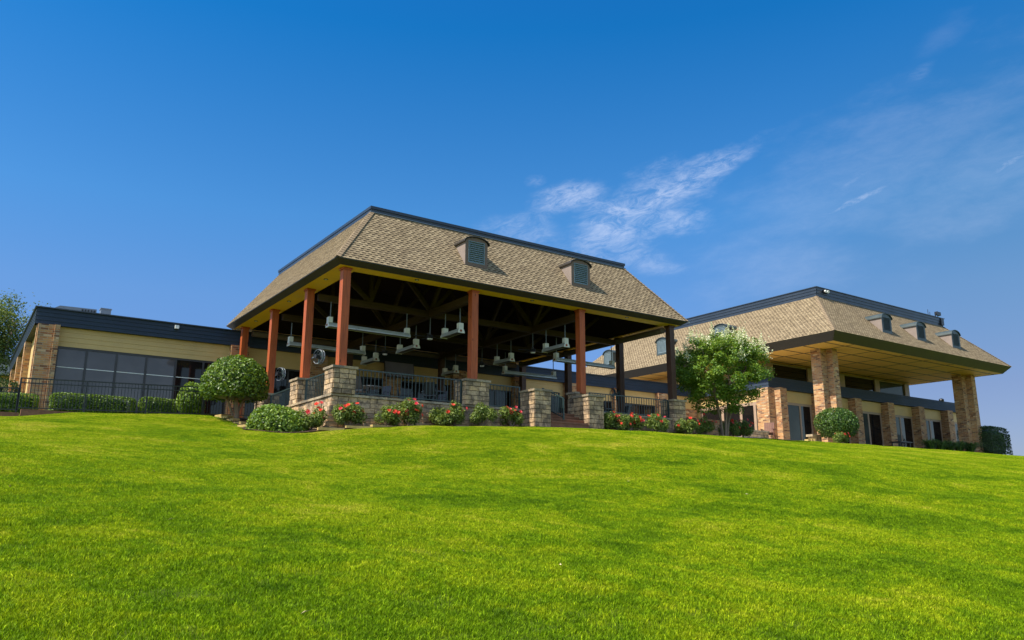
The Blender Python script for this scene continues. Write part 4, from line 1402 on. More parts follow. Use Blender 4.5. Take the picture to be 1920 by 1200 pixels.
# ------------------------------------------------------------------ pavilion fittings
def heater(label, a, b, z, zbeam=7.93):
    """Overhead tube heater between a and b (x, y), reflector bottom at z."""
    A, B = Vector((*a, z)), Vector((*b, z))
    r = thing('overhead_heater', label, 'heater', A, 'heaters hanging under the pavilion roof')
    d = (B - A).normalized()
    s = Vector((-d.y, d.x, 0))
    up = Vector((0, 0, 1))
    P = lambda p, x, h: p + s * x + up * h
    prof = [(-.15, 0), (-.145, .05), (-.085, .17), (.085, .17), (.145, .05), (.15, 0)]
    m = MB()
    for (x0, h0), (x1, h1) in zip(prof, prof[1:]):
        m.face([P(A, x0, h0), P(A, x1, h1), P(B, x1, h1), P(B, x0, h0)])
    m.build('reflector', 'heater', r)
    m = MB()
    m.face([P(A, -.14, .015), P(A, .14, .015), P(B, .14, .015), P(B, -.14, .015)])
    m.build('underside', 'heater_dark', r)
    for p, sg in ((A, -1), (B, 1)):
        m = MB()
        m.prism([P(p, x, h) + d * sg * .003 for x, h in [(-.165, -.02), (-.155, .06), (-.09, .18), (.09, .18), (.155, .06), (.165, -.02)]], d * sg * .012)
        e = m.build('end_plate', 'heater_end', r)
        m = MB()
        m.tube([P(p, 0.02, .07) + d * sg * .014, P(p, .02, .07) + d * sg * .03], .05, 10)
        m.build('burner_cover', 'rust', e)
        m = MB()
        c = P(p, 0, .285) - d * sg * .08
        m.cbox(c, (.17, .22, .22), Matrix((d, s, up)).transposed())
        m.build('control_box', 'heater_end', r)
        m = MB()
        q = P(p, 0, 0) - d * sg * .1
        m.tube([q + up * .38, Vector((q.x, q.y, zbeam))], .022, 8)
        m.build('hanging_pole', 'pole', r)
    return r


HZ = 6.9
heater('long heater nearest the corner column, crossing behind it', (11.55, 29.5), (15.15, 29.55), HZ)
heater('long heater deeper in the pavilion behind the second side column', (11.6, 34.1), (15.25, 34.2), HZ)
heater('short heater just beside the middle front column', (16.4, 27.35), (16.4, 28.75), HZ)
heater('short heater in the middle of the pavilion with the ceiling fan between its neighbours', (16.45, 31.25), (16.45, 33.0), HZ)
heater('short heater at the back above the television', (16.4, 35.3), (16.35, 36.7), HZ)
heater('short heater beside the third front column', (21.75, 27.2), (21.75, 28.8), HZ)
heater('short heater in the second bay behind the middle front column', (21.8, 31.5), (21.75, 32.85), HZ)
heater('short heater in the far back corner behind the middle front column', (21.4, 36.1), (21.4, 37.4), HZ)
heater('long pale heater at the far end crossing the third front column', (23.1, 29.8), (26.85, 29.85), HZ - .12)
heater('long pale heater at the far end in front of the blue sky gap', (23.2, 34.3), (26.5, 34.2), HZ - .12)


def ceiling_fan(label, x, y, z, first=[None]):
    if first[0] is not None:
        return dup(first[0], (x, y, z), label)
    r = thing('ceiling_fan', label, 'ceiling fan', (x, y, z), 'ceiling fans under the pavilion roof')
    m = MB()
    m.tube([(x, y, z + .1), (x, y, 7.93)], .018, 8)
    m.build('downrod', 'pole', r)
    m = MB()
    m.tube([(x, y, z), (x, y, z + .04), (x, y, z + .15), (x, y, z + .18)], [.10, .14, .13, .05], 16)
    m.build('motor', 'black', r)
    m = MB()
    m.tube([(x, y, z - .05), (x, y, z)], [.10, .12], 16)
    m.build('light_bowl', 'white', r)
    for k in range(5):
        a = 2 * math.pi * k / 5 + .3
        d = Vector((math.cos(a), math.sin(a), 0))
        s = Vector((-d.y, d.x, .12))
        c = Vector((x, y, z + .09))
        m = MB()
        m.prism([c + d * .12 - s * .03, c + d * .7 - s * .065, c + d * .72 + s * .06, c + d * .12 + s * .03], (0, 0, .008))
        m.build('blade', 'black', r)
    first[0] = r
    return r


ceiling_fan('black ceiling fan with white light, nearest the middle front column', 16.2, 29.6, 7.0)
ceiling_fan('black ceiling fan with white light, deeper in the first bay above the television', 16.2, 33.95, 7.0)
ceiling_fan('black ceiling fan with white light, second bay between the two short heaters', 21.62, 29.55, 7.0)
ceiling_fan('black ceiling fan with white light, at the back of the second bay', 21.66, 34.0, 7.0)


def wall_fan(label, c, n, col, mat, first=None):
    c, n = Vector(c), Vector((*n, 0)).normalized()
    r = thing('wall_fan', label, 'fan', c, 'round fans fixed to the columns')
    s = Vector((-n.y, n.x, 0))
    up = Vector((0, 0, 1))
    m = MB()
    rr = .28
    ring = lambda R_, d: [c + n * d + (s * math.cos(t) + up * math.sin(t)) * R_ for t in [2 * math.pi * k / 20 for k in range(21)]]
    for R_, d in ((rr, .0), (rr, -.12), (rr * .66, .05), (rr * .33, .07)):
        m.tube(ring(R_, d), .010, 6, False)
    for k in range(12):
        t = 2 * math.pi * k / 12
        e = s * math.cos(t) + up * math.sin(t)
        m.tube([c + n * .075 + e * .05, c + n * .05 + e * rr * .66, c + e * rr, c - n * .12 + e * rr], .006, 5)
    m.build('cage', mat, r)
    m = MB()
    for k in range(4):
        t = 2 * math.pi * k / 4 + .4
        e, f = s * math.cos(t) + up * math.sin(t), s * -math.sin(t) + up * math.cos(t)
        m.prism([c + e * .04 - f * .03, c + e * .25 - f * .08 - n * .03, c + e * .25 + f * .08 + n * .02, c + e * .04 + f * .03], n * .004)
    m.build('blade_set', 'rail', r)
    m = MB()
    m.tube([c - n * .05, c - n * .25], .08, 10)
    m.build('motor', 'black', r)
    m = MB()
    m.tube([c - n * .2, Vector(col), Vector(col) + up * .14], .022, 6)
    m.build('bracket', mat, r)


wall_fan('round metal fan on the second side column, above the side railing', (11.25, 29.3, 5.62), (.95, .3), (10.96, 29.62, 5.55), 'pole')
wall_fan('round metal fan on the third side column, lower and next to the topiary', (11.2, 33.55, 5.5), (.95, .3), (10.96, 33.8, 5.42), 'pole')
wall_fan('round black fan on the far dark column above the patio railing', (26.75, 29.6, 5.47), (-.35, -.9), (26.97, 29.62, 5.35), 'black')


def television():
    r = thing('television', 'flat grey television hanging on the back wall of the pavilion', 'television', (19.1, 38.3, 6.75))
    m = MB()
    rot = Matrix.Rotation(R(-8), 3, 'X')
    m.cbox((19.15, 38.3, 7.12), (1.75, .06, .86), rot)
    m.build('casing', 'black', r, .01)
    m = MB()
    m.cbox((19.15, 38.265, 7.12), (1.69, .01, .80), rot)
    m.build('screen', 'screen', r)
    m = MB()
    m.cbox((19.15, 38.42, 7.15), (.25, .2, .25))
    m.build('mount', 'black', r)


television()


def patio_table(label, x, y, z, first=[None]):
    if first[0] is not None:
        return dup(first[0], (x, y, z), label)
    r = thing('patio_table', label, 'table', (x, y, z), 'tables on the terrace')
    m = MB()
    m.tube([(x, y, z + .71), (x, y, z + .74)], .5, 20)
    m.build('tabletop', 'cushion', r)
    m = MB()
    m.tube([(x, y, z + .03), (x, y, z + .71)], .04, 8)
    m.build('pedestal', 'black', r)
    m = MB()
    m.tube([(x, y, z), (x, y, z + .03)], [.3, .26], 14)
    m.build('foot', 'black', r)
    first[0] = r
    return r


FZ = 3.737
patio_table('round pale table seen through the front railing nearest the middle front pier', 15.6, 28.1, FZ)
patio_table('round pale table in the middle of the terrace behind the front railing', 14.4, 30.6, FZ)
patio_table('round pale table behind the front railing nearest the corner pier', 12.9, 28.3, FZ)
patio_table('round pale table by the far railing near the last column', 25.0, 28.6, FZ)


def patio_chair(label, x, y, z, rz, first=[None]):
    if first[0] is not None:
        return dup(first[0], (x, y, z), label, rz)
    r = thing('patio_chair', label, 'chair', (0, 0, 0), 'chairs on the terrace')
    for sx in (-.22, .22):
        for sy in (-.21, .21):
            m = MB()
            m.tube([(sx, sy, 0), (sx * .95, sy * .95, .43 if sy < 0 else .62)], .016, 6)
            m.build('leg', 'black', r)
        m = MB()
        m.tube([(sx * 1.1, .2, .64), (sx * 1.1, -.22, .64), (sx * 1.05, -.21, .43)], .014, 6)
        m.build('armrest', 'black', r)
    m = MB()
    m.box((-.23, -.23, .42), (.23, .22, .47))
    m.build('seat', 'black', r, .012)
    m = MB()
    m.prism([(-.22, .2, .5), (.22, .2, .5), (.2, .3, .95), (-.2, .3, .95)], (0, .025, 0))
    m.build('backrest', 'black', r, .01)
    first[0] = r
    r.location, r.rotation_euler = (x, y, z), (0, 0, rz)
    return r


for i, (x, y, rz, lb) in enumerate((
        (15.0, 27.3, 2.6, 'black metal chair against the front railing nearest the middle front pier'),
        (16.3, 28.8, -1.0, 'black metal chair behind the table by the middle front column'),
        (14.9, 29.2, 1.2, 'black metal chair between two tables in the middle of the terrace'),
        (13.6, 31.2, 1.2, 'black metal chair on the inner side of the middle terrace table'),
        (12.2, 27.6, 2.2, 'black metal chair nearest the corner pier behind the front railing'),
        (13.7, 28.8, -1.1, 'black metal chair beside the table near the corner pier'),
        (24.3, 27.9, 2.3, 'black metal chair by the far table, on the side of the steps'),
        (25.8, 28.2, -1.9, 'black metal chair by the far table, on the side of the last column'))):
    patio_chair(lb, x, y, FZ, rz)


def adirondack():
    r = thing('slatted_chair', 'brown wooden slatted lawn chair beside the brick corner pier', 'chair', (37.6, 29.0, 3.70), None, R(-60))
    for k in range(5):
        m = MB()
        x = -.22 + k * .11
        m.prism([(x - .048, .18, .33), (x + .048, .18, .33), (x + .05, .52, 1.0), (x - .05, .52, 1.0)], (0, .025, .012))
        m2 = m
        o = bpy.data.objects.new('back_slat', m2.mesh('back_slat'))
        o.data.materials.append(M['chairwood'])
        COL.objects.link(o)
        o.parent = r
    def add(nm, m):
        o = bpy.data.objects.new(nm, m.mesh(nm))
        o.data.materials.append(M['chairwood'])
        COL.objects.link(o)
        o.parent = r
    m = MB()
    m.prism([(-.28, -.38, .36), (.28, -.38, .36), (.28, .25, .27), (-.28, .25, .27)], (0, 0, .025))
    add('seat', m)
    for sx in (-.33, .33):
        m = MB()
        m.box((sx - .06, -.45, .55), (sx + .06, .35, .575))
        add('armrest', m)
        m = MB()
        m.box((sx - .02, -.42, 0), (sx + .02, -.3, .55))
        add('leg', m)
        m = MB()
        m.prism([(sx - .018, -.3, .3), (sx - .018, .55, .0), (sx - .018, .62, .0), (sx - .018, -.25, .36)], (.036, 0, 0))
        add('leg', m)


adirondack()


def bench():
    r = thing('stone_bench', 'small stone slab bench in front of the porch pillar', 'bench', (41.3, 28.7, 3.66))
    m = MB()
    m.box((40.85, 28.45, 4.02), (41.85, 28.9, 4.15))
    m.build('seat', 'cap', r, .02)
    for x in (41.0, 41.45):
        m = MB()
        m.box((x, 28.5, 3.6), (x + .32, 28.85, 4.02))
        m.build('leg', 'cap', r, .015)
    m = MB()
    for k in range(3):
        m.cbox((40.3 + k * .22, 28.4, 3.74), (.28, .25, .16 + .05 * k), Matrix.Rotation(k * .4, 3, 'Z'))
    tag(m.build('rock_pile', 'edge', None, .03), 'few pale yellow rocks lying beside the stone bench', 'rocks')
    w = thing('planter_wall', 'low grey stone wall behind the flowers beside the wooden chair', 'stone wall', (36.4, 28.9, 3.6))
    m = MB()
    m.blocks((35.6, 28.7), (1, 0), 1.6, 3.6, 4.05, (0, -1), .15, .25, .45, rng)
    m.build('block_face', 'stone', w)
    m = MB()
    m.box((35.55, 28.66, 4.05), (37.25, 29.1, 4.13))
    m.build('cap', 'cap', w, .01)
    m = MB()
    m.box((35.6, 28.72, 3.5), (37.2, 29.05, 4.05))
    m.build('core', 'mortar', w)
    b = thing('brick_garden_wall', 'low red brick garden wall behind the flowering tree', 'brick wall', (30, 28.2, 3.4))
    m = MB()
    m.box((28.2, 28.1, 3.3), (33.6, 28.35, 4.32))
    m.build('wall', 'brick', b)
    m = MB()
    m.box((28.16, 28.06, 4.32), (33.64, 28.39, 4.39))
    m.build('coping', 'brick', b, .01)
    t = thing('low_table', 'low black outdoor table in front of the patio doors', 'table', (51.5, 29.3, 3.7))
    m = MB()
    m.box((50.9, 28.9, 4.2), (52.3, 29.7, 4.26))
    m.build('tabletop', 'black', t, .01)
    for x in (51.0, 52.15):
        for y in (29.0, 29.55):
            m = MB()
            m.box((x, y, 3.66), (x + .06, y + .06, 4.2))
            m.build('leg', 'black', t)
    m = MB()
    m.box((51.1, 29.05, 3.85), (52.1, 29.5, 3.9))
    m.build('shelf', 'black', t)


bench()


# ------------------------------------------------------------------ foliage
def leaf_mesh(name, C, Nn, size, asp, rg, mat, tint=None, jit=0.6, fold=0.25):
    """Many leaves: C centres, Nn preferred facing; each leaf is two faces folded along its rib."""
    n = len(C)
    nn = Nn + rg.normal(0, jit, (n, 3))
    nn /= np.linalg.norm(nn, axis=1)[:, None] + 1e-9
    t = rg.normal(0, 1, (n, 3))
    t -= (t * nn).sum(1)[:, None] * nn
    t /= np.linalg.norm(t, axis=1)[:, None] + 1e-9
    b = np.cross(nn, t)
    L = (size * rg.uniform(.65, 1.3, n))[:, None]
    w = L * asp
    base, tip = C - t * L * .5, C + t * L * .5
    mid = C - nn * L * fold * .3
    l_, r_ = C - b * w + nn * L * fold * .2, C + b * w + nn * L * fold * .2
    V = np.stack([base, r_, tip, l_], 1).reshape(-1, 3)
    q = (np.arange(n)[:, None] * 4)
    F = np.concatenate([q + np.array([[0, 1, 2]]), q + np.array([[0, 2, 3]])]).tolist()
    me = bpy.data.meshes.new(name)
    me.from_pydata(V.tolist(), [], F)
    ti = rg.random(n) if tint is None else tint
    me.attributes.new('tint', 'FLOAT', 'FACE').data.foreach_set('value', np.concatenate([ti, ti]))
    me.materials.append(M[mat])
    return me


def obj(name, me, parent=None):
    o = bpy.data.objects.new(name, me)
    COL.objects.link(o)
    o.parent = parent
    return o


def lumpy(dirs, rg, k=9, amp=.14):
    """Radius factor with soft lumps over the sphere."""
    c = rg.normal(0, 1, (k, 3))
    c /= np.linalg.norm(c, axis=1)[:, None]
    a = rg.uniform(-amp, amp, k)
    f = np.ones(len(dirs))
    for i in range(k):
        f += a[i] * np.exp(-((1 - dirs @ c[i]) / .22))
    return f


def core_blob(rx, ry, rz, zc, mat, rg, flat=None, box=False):
    m = MB()
    nu, nv = 14, 9
    P = []
    for j in range(nv + 1):
        th = math.pi * j / nv
        P.append([])
        for i in range(nu):
            ph = 2 * math.pi * i / nu
            d = Vector((math.sin(th) * math.cos(ph), math.sin(th) * math.sin(ph), math.cos(th)))
            if box:
                d = d / max(abs(d.x), abs(d.y), abs(d.z))
            z = zc + d.z * rz
            if flat is not None:
                z = max(z, flat)
            P[-1].append(Vector((d.x * rx, d.y * ry, z)))
    for j in range(nv):
        for i in range(nu):
            k = (i + 1) % nu
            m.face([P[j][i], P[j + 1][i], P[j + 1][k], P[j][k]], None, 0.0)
    return m


def join_meshes(name, mes, mat):
    """Concatenate meshes carrying the tint attribute into one."""
    V, F, Tn, off = [], [], [], 0
    for me in mes:
        v = np.empty(len(me.vertices) * 3)
        me.vertices.foreach_get('co', v)
        V += v.reshape(-1, 3).tolist()
        F += [[i + off for i in p.vertices] for p in me.polygons]
        t_ = np.empty(len(me.polygons))
        me.attributes['tint'].data.foreach_get('value', t_)
        Tn.append(t_)
        off += len(me.vertices)
        bpy.data.meshes.remove(me)
    me = bpy.data.meshes.new(name)
    me.from_pydata(V, [], F)
    me.attributes.new('tint', 'FLOAT', 'FACE').data.foreach_set('value', np.concatenate(Tn))
    me.materials.append(M[mat])
    return me


def shrub_mesh(name, rx, ry, rz, zc, n, size, mat, seed, flat=None, amp=.14, box=False, depth=.26, asp=.3):
    rg = np.random.default_rng(seed)
    d = rg.normal(0, 1, (n, 3))
    d /= np.linalg.norm(d, axis=1)[:, None]
    f = lumpy(d, rg, 12, amp)
    nrm = d.copy()
    if box:
        e = rg.uniform(2.8, 3.4)
        p = (np.abs(d) ** 7).sum(1) ** (1 / 7)
        d = d / p[:, None]
        nrm = np.sign(d) * np.abs(d) ** 5
    rad = f * (1 - depth * rg.random(n) ** 1.6) + rg.normal(0, .012, n)
    C = d * rad[:, None] * np.array([rx, ry, rz])
    C[:, 2] += zc
    if flat is not None:
        keep = C[:, 2] > flat - .08 * rg.random(n)
        C, nrm = C[keep], nrm[keep]
    tint = np.clip(.5 + .0 * C[:, 2] + rg.normal(0, .3, len(C)), 0, 1)
    lm = leaf_mesh(name, C, nrm + np.array([0, 0, .25]), size, asp, rg, mat, tint, .75)
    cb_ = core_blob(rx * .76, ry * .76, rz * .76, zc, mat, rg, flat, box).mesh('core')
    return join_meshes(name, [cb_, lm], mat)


def stems(pts_list, rad, mat, name, parent, n=7):
    m = MB()
    for pts, r0, r1 in pts_list:
        k = len(pts)
        m.tube(pts, [r0 + (r1 - r0) * i / (k - 1) for i in range(k)], n)
    me = m.mesh(name)
    me.materials.append(M[mat])
    for p in me.polygons:
        p.use_smooth = True
    return obj(name, me, parent)


def topiary(name, label, x, y, z0, rx, rz, zc, n, size, mat, seed, trunk=True, cat='shrub', amp=.10, flat=None):
    r = thing(name, label, cat, (x, y, z0))
    obj('crown', shrub_mesh('crown', rx, rx, rz, zc - z0, n, size, mat, seed, flat, amp), r)
    if trunk:
        stems([([(.12, 0, -.1), (.12, .02, .35), (.05, .02, .8), (.05, 0, zc - z0)], .11, .07), ([(.05, 0, .2), (.3, .1, .8), (.6, .2, zc - z0)], .06, .03),
               ([(-.03, .02, .3), (-.3, -.1, .85), (-.5, .1, zc - z0)], .05, .03)], .1, 'bark', 'trunk', r)
    return r


topiary('topiary_tree', 'tall round clipped topiary on a short trunk beside the black fence', 8.62, 31.0, 3.05, 1.24, 1.12, 4.46, 9500, .115, 'leaf_box', 21, True, flat=.95, amp=.2)
topiary('shrub', 'leafy shrub behind the black fence, touching the tall topiary', 8.05, 35.2, 3.6, .62, .72, 4.25, 2600, .11, 'leaf_bush', 22, False, flat=0, amp=.3)
topiary('rounded_bush', 'low wide rounded bush at the corner of the stone terrace wall', 8.62, 25.95, 2.30, .98, .72, 2.50, 7500, .10, 'leaf_bush', 23, False, flat=0, amp=.18)
topiary('topiary_tree', 'dome shaped topiary on a short trunk in front of the porch pillar', 41.7, 27.4, 3.5, 1.2, .95, 4.68, 9000, .10, 'leaf_round', 24, True, flat=.5)


def hedge(label, x0, y0, x1, y1, z0, z1, n, mat, seed, size=.075):
    r = thing('clipped_hedge', label, 'hedge', ((x0 + x1) / 2, (y0 + y1) / 2, z0), 'clipped hedges')
    obj('foliage', shrub_mesh('foliage', (x1 - x0) / 2, (y1 - y0) / 2, (z1 - z0) / 2, (z1 - z0) / 2, n, size, mat, seed, None, .05, True, .10), r)
    stems([([(sx * (x1 - x0) * .25, 0, -.05), (sx * (x1 - x0) * .25, 0, (z1 - z0) * .5)], .04, .03) for sx in (-1, 1)], .04, 'bark', 'stem', r)
    return r


hedge('dark clipped hedge block at the right end of the clubhouse', 60.4, 27.6, 63.6, 30.2, 3.45, 5.78, 13000, 'leaf_dark', 31, .10)
hedge('tall clipped hedge behind the lower fence section', -3.0, 36.2, 1.9, 37.2, 3.3, 4.80, 9000, 'leaf_dark', 32)
hedge('lower lighter hedge in front of the tall one behind the lower fence', .9, 35.0, 2.5, 35.9, 3.3, 4.12, 4000, 'leaf_bush', 33)
hedge('long clipped hedge under the grey windows behind the fence', 3.0, 36.2, 6.1, 37.0, 3.4, 4.40, 9000, 'leaf_box', 34)
hedge('short clipped hedge under the windows between the long hedge and the leafy shrub', 6.25, 36.2, 7.7, 37.0, 3.45, 4.46, 4500, 'leaf_box', 35)


def flower_mesh(seed, mat):
    rg = np.random.default_rng(seed)
    m = MB()
    for k in range(7):
        a = 2 * math.pi * k / 7 + rg.uniform(-.2, .2)
        d = Vector((math.cos(a), math.sin(a), rg.uniform(.15, .55)))
        s = Vector((-math.sin(a), math.cos(a), 0))
        L = rg.uniform(.055, .075)
        t = float(rg.random())
        m.face([(0, 0, 0), d * L * .6 + s * .03, d * L + s * .012, d * L - s * .012, d * L * .6 - s * .03], None, t)
    for k in range(5):
        a = 2 * math.pi * k / 5 + rg.uniform(-.3, .3)
        d = Vector((math.cos(a), math.sin(a), 1.2))
        s = Vector((-math.sin(a), math.cos(a), 0))
        m.face([(0, 0, .005), d * .03 + s * .022, d * .042, d * .03 - s * .022], None, float(rg.random()) * .6)
    me = m.mesh('flower')
    me.materials.append(M[mat])
    return me


FLOW = [flower_mesh(i, 'petal' if i % 3 else 'petal_pink') for i in range(6)]


def flower_shrub(label, x, y, w, h, nfl, seed, red=1.0, spread=(0, 1)):
    z = gz(x, y) + .05
    w, h = w * (1.25 if x < 20 else 1.45), h * 1.12
    r = thing('flower_shrub', label, 'flower shrub', (x, y, z), 'red flowering shrubs along the bed')
    rg = np.random.default_rng(seed)
    cl = []
    nb = max(7, int(w * 13))
    for k in range(nb):
        a, q = rg.uniform(0, 6.283), math.sqrt(rg.random())
        cl.append((w * .38 * q * math.cos(a), .30 * q * math.sin(a), h * rg.uniform(.28, .8) * (1.12 - .35 * q)))
    C, Nn = [], []
    for c in cl:
        n = 190
        d = rg.normal(0, 1, (n, 3))
        d /= np.linalg.norm(d, axis=1)[:, None]
        C.append(np.array(c) + d * (rg.uniform(.35, 1, n) ** .6)[:, None] * np.array([.23, .2, .23]))
        Nn.append(d + np.array([0, 0, .5]))
    C, Nn = np.concatenate(C), np.concatenate(Nn)
    k = C[:, 2] > .02
    obj('foliage', leaf_mesh('foliage', C[k], Nn[k], .085, .24, rg, 'leaf_rose', None, .5), r)
    stems([([(0, 0, -.05), (c[0] * .5, c[1] * .5, c[2] * .5), c], .012, .006) for c in cl], .01, 'bark', 'stem', r, 5)
    for k in range(nfl + nfl // 2):
        c = cl[int(rg.integers(0, nb))]
        d = rg.normal(0, 1, 3)
        d[2] = abs(d[2]) + .35
        d[1] = -abs(d[1]) - .5
        d /= np.linalg.norm(d)
        p = np.array(c) + d * np.array([.30, .28, .30])
        o = bpy.data.objects.new('flower', FLOW[int(rg.integers(0, 6))])
        COL.objects.link(o)
        o.parent = r
        o.location = p
        o.rotation_euler = Vector((0, 0, 1)).rotation_difference(Vector(d)).to_euler()
        s = rg.uniform(.85, 1.35)
        o.scale = (s, s, s)
    return r


for a in (
        ('flowering shrub touching the low rounded bush at the terrace corner', 9.55, 25.35, .95, .72, 7, 51),
        ('flowering shrub in front of the terrace wall corner', 10.75, 25.2, 1.05, .72, 6, 52),
        ('flowering shrub second from the terrace corner, with orange red blooms', 12.15, 25.25, .85, .70, 4, 53),
        ('tallest flowering shrub in front of the terrace wall, blooms at several heights', 13.1, 25.3, .85, .92, 7, 54),
        ('mostly green flower shrub in the middle of the terrace wall', 14.35, 25.3, .8, .72, 1, 55),
        ('mostly green flower shrub with one bloom, left of the middle front pier', 14.95, 25.3, .8, .78, 2, 56),
        ('green flower shrub without blooms under the middle front pier', 16.1, 25.2, .85, .84, 0, 57),
        ('compact flowering shrub just left of the tall step pier', 17.35, 25.1, .82, .78, 5, 58),
        ('wide flowering shrub full of blooms just right of the steps', 22.6, 25.2, 1.2, .78, 7, 59),
        ('flowering shrub in full bloom under the patio railing', 23.5, 25.25, 1.0, .75, 6, 60),
        ('flowering shrub near the end of the patio railing', 25.0, 25.15, 1.0, .70, 5, 61),
        ('small flowering shrub below the last stone pier', 27.0, 25.25, .95, .62, 5, 62),
        ('flowering shrub left of the flowering tree trunk', 28.95, 25.9, .95, .75, 6, 63),
        ('flowering shrub right of the flowering tree trunk', 31.0, 26.2, 1.0, .72, 3, 64),
        ('flowering shrub farthest right of the tree trunk, near the wooden chair', 32.5, 26.6, 1.1, .72, 4, 65),
        ('small red flower shrub at the foot of the porch pillar under the topiary', 41.1, 26.95, .9, .62, 9, 66),
        ('small red flower shrub behind the strappy plants at the clubhouse', 56.0, 29.6, 1.0, .9, 5, 67)):
    flower_shrub(*a)


def strappy(label, x, y, seed, w=1.0, h=.62):
    z = gz(x, y) + .02
    r = thing('strap_leaf_plant', label, 'plant', (x, y, z), 'strap leaved plants by the clubhouse doors')
    rg = np.random.default_rng(seed)
    m = MB()
    for k in range(120):
        a = rg.uniform(0, 6.283)
        d = Vector((math.cos(a), math.sin(a), 0))
        s = Vector((-d.y, d.x, 0)) * .032
        q = rg.uniform(.25, 1) * w * .55
        hh = h * rg.uniform(.7, 1.25)
        b = d * .08
        p1, p2, p3 = b + d * q * .3 + Vector((0, 0, hh * .75)), b + d * q * .7 + Vector((0, 0, hh)), b + d * q + Vector((0, 0, hh * .7))
        t = float(rg.random())
        m.face([b - s, b + s, p1 + s, p1 - s], None, t)
        m.face([p1 - s, p1 + s, p2 + s * .7, p2 - s * .7], None, t)
        m.face([p2 - s * .7, p2 + s * .7, p3], None, t)
    me = m.mesh('foliage')
    me.materials.append(M['leaf_round'])
    obj('foliage', me, r)
    return r


for i, (x, y, lb) in enumerate(((54.2, 28.7, 'strap leaved green plant nearest the low black table'), (55.3, 28.6, 'strap leaved green plant, second from the low black table'),
                                (56.4, 28.6, 'strap leaved green plant in the middle of the row by the doors'), (57.5, 28.5, 'strap leaved green plant, next but one to the far porch pillar'),
                                (58.6, 28.3, 'strap leaved green plant against the far porch pillar'))):
    strappy(lb, x, y, 80 + i, 2.1, .72)


def crepe():
    x, y = 30.1, 25.75
    z0 = gz(x, y)
    r = thing('flowering_tree', 'multi-stemmed green tree with cream blossoms beside the pavilion', 'tree', (x, y, z0))
    rg = np.random.default_rng(77)
    tr, tips = [], []
    for k in range(6):
        a = 2 * math.pi * k / 6 + .3
        q = rg.uniform(.5, 1.15)
        b = Vector((.12 * math.cos(a), .10 * math.sin(a), -.1))
        m1 = Vector((.25 * math.cos(a) * q, .25 * math.sin(a) * q, .75))
        m2 = Vector((.62 * math.cos(a) * q, .55 * math.sin(a) * q, 1.7))
        e = Vector((1.0 * math.cos(a) * q, .95 * math.sin(a) * q, 2.7))
        tr.append(([b, m1, m2, e], .06, .028))
        for j in range(4):
            a2 = a + rg.uniform(-1.1, 1.1)
            e2 = e + Vector((math.cos(a2) * .8, math.sin(a2) * .8, rg.uniform(.2, 1.5)))
            tr.append(([m2.lerp(e, rg.uniform(.2, 1)), (e + e2) / 2 + Vector((0, 0, .12)), e2], .025, .008))
    stems(tr, .05, 'smoothbark', 'trunk', r)
    C, Nn, Ti, heads = [], [], [], []
    RX, RZ, ZC = 2.3, 1.85, 3.2
    n_cl = 360
    for k in range(n_cl):
        d = rg.normal(0, 1, 3)
        d /= np.linalg.norm(d)
        if d[2] < -.8:
            d[2] *= -.6
        rr = rg.uniform(.38, 1.0) ** .55
        sc_ = np.array([RX, RX, RZ if d[2] > 0 else 1.75])
        c = d * rr * sc_ * (1 + rg.uniform(-.1, .08)) + np.array([0, 0, ZC])
        c[0] += .12 * (c[2] - ZC)
        n = int(rg.integers(80, 150))
        e = rg.normal(0, 1, (n, 3))
        e /= np.linalg.norm(e, axis=1)[:, None]
        s = rg.uniform(.22, .4)
        C.append(c + e * (rg.uniform(.2, 1, n) ** .5)[:, None] * np.array([s, s, s * .75]))
        Nn.append(e * .5 + np.array([0, 0, .8]) + d * .3)
        Ti.append(np.clip(rg.normal(.48 + .12 * rg.normal(), .2, n), 0, 1))
        if d[2] > .15 and rr > .78:
            heads.append(c + d * s * .9)
    for k in range(34):
        a = rg.uniform(0, 6.283)
        q = rg.uniform(.35, 1.35)
        c = np.array([q * math.cos(a) - .25, q * math.sin(a), rg.uniform(1.15, 2.0)])
        n = int(rg.integers(60, 120))
        e = rg.normal(0, 1, (n, 3))
        e /= np.linalg.norm(e, axis=1)[:, None]
        C.append(c + e * (rg.uniform(.2, 1, n) ** .5)[:, None] * np.array([.3, .3, .22]))
        Nn.append(e * .5 + np.array([0, 0, .8]))
        Ti.append(np.clip(rg.normal(.45, .2, n), 0, 1))
    C, Nn, Ti = np.concatenate(C), np.concatenate(Nn), np.concatenate(Ti)
    obj('crown', leaf_mesh('crown', C, Nn, .115, .27, rg, 'leaf_crepe', Ti, .6), r)
    bl = []
    for v in range(2):
        m = 70
        p = rg.normal(0, 1, (m, 3)) * np.array([.06, .06, .13])
        p[:, :2] *= (1 - np.clip(p[:, 2:3] / .25, -.5, .8))
        bl.append(leaf_mesh('blossom', p, rg.normal(0, 1, (m, 3)), .055, .45, rg, 'cream', None, .6))
    for h in heads[:70]:
        o = obj('blossom', bl[int(rg.integers(0, 2))], r)
        o.location = h + np.array([0, 0, .08])
        o.rotation_euler = (rg.uniform(-.5, .5), rg.uniform(-.5, .5), rg.uniform(0, 6))
        s = rg.uniform(.9, 1.5)
        o.scale = (s, s, s)


crepe()


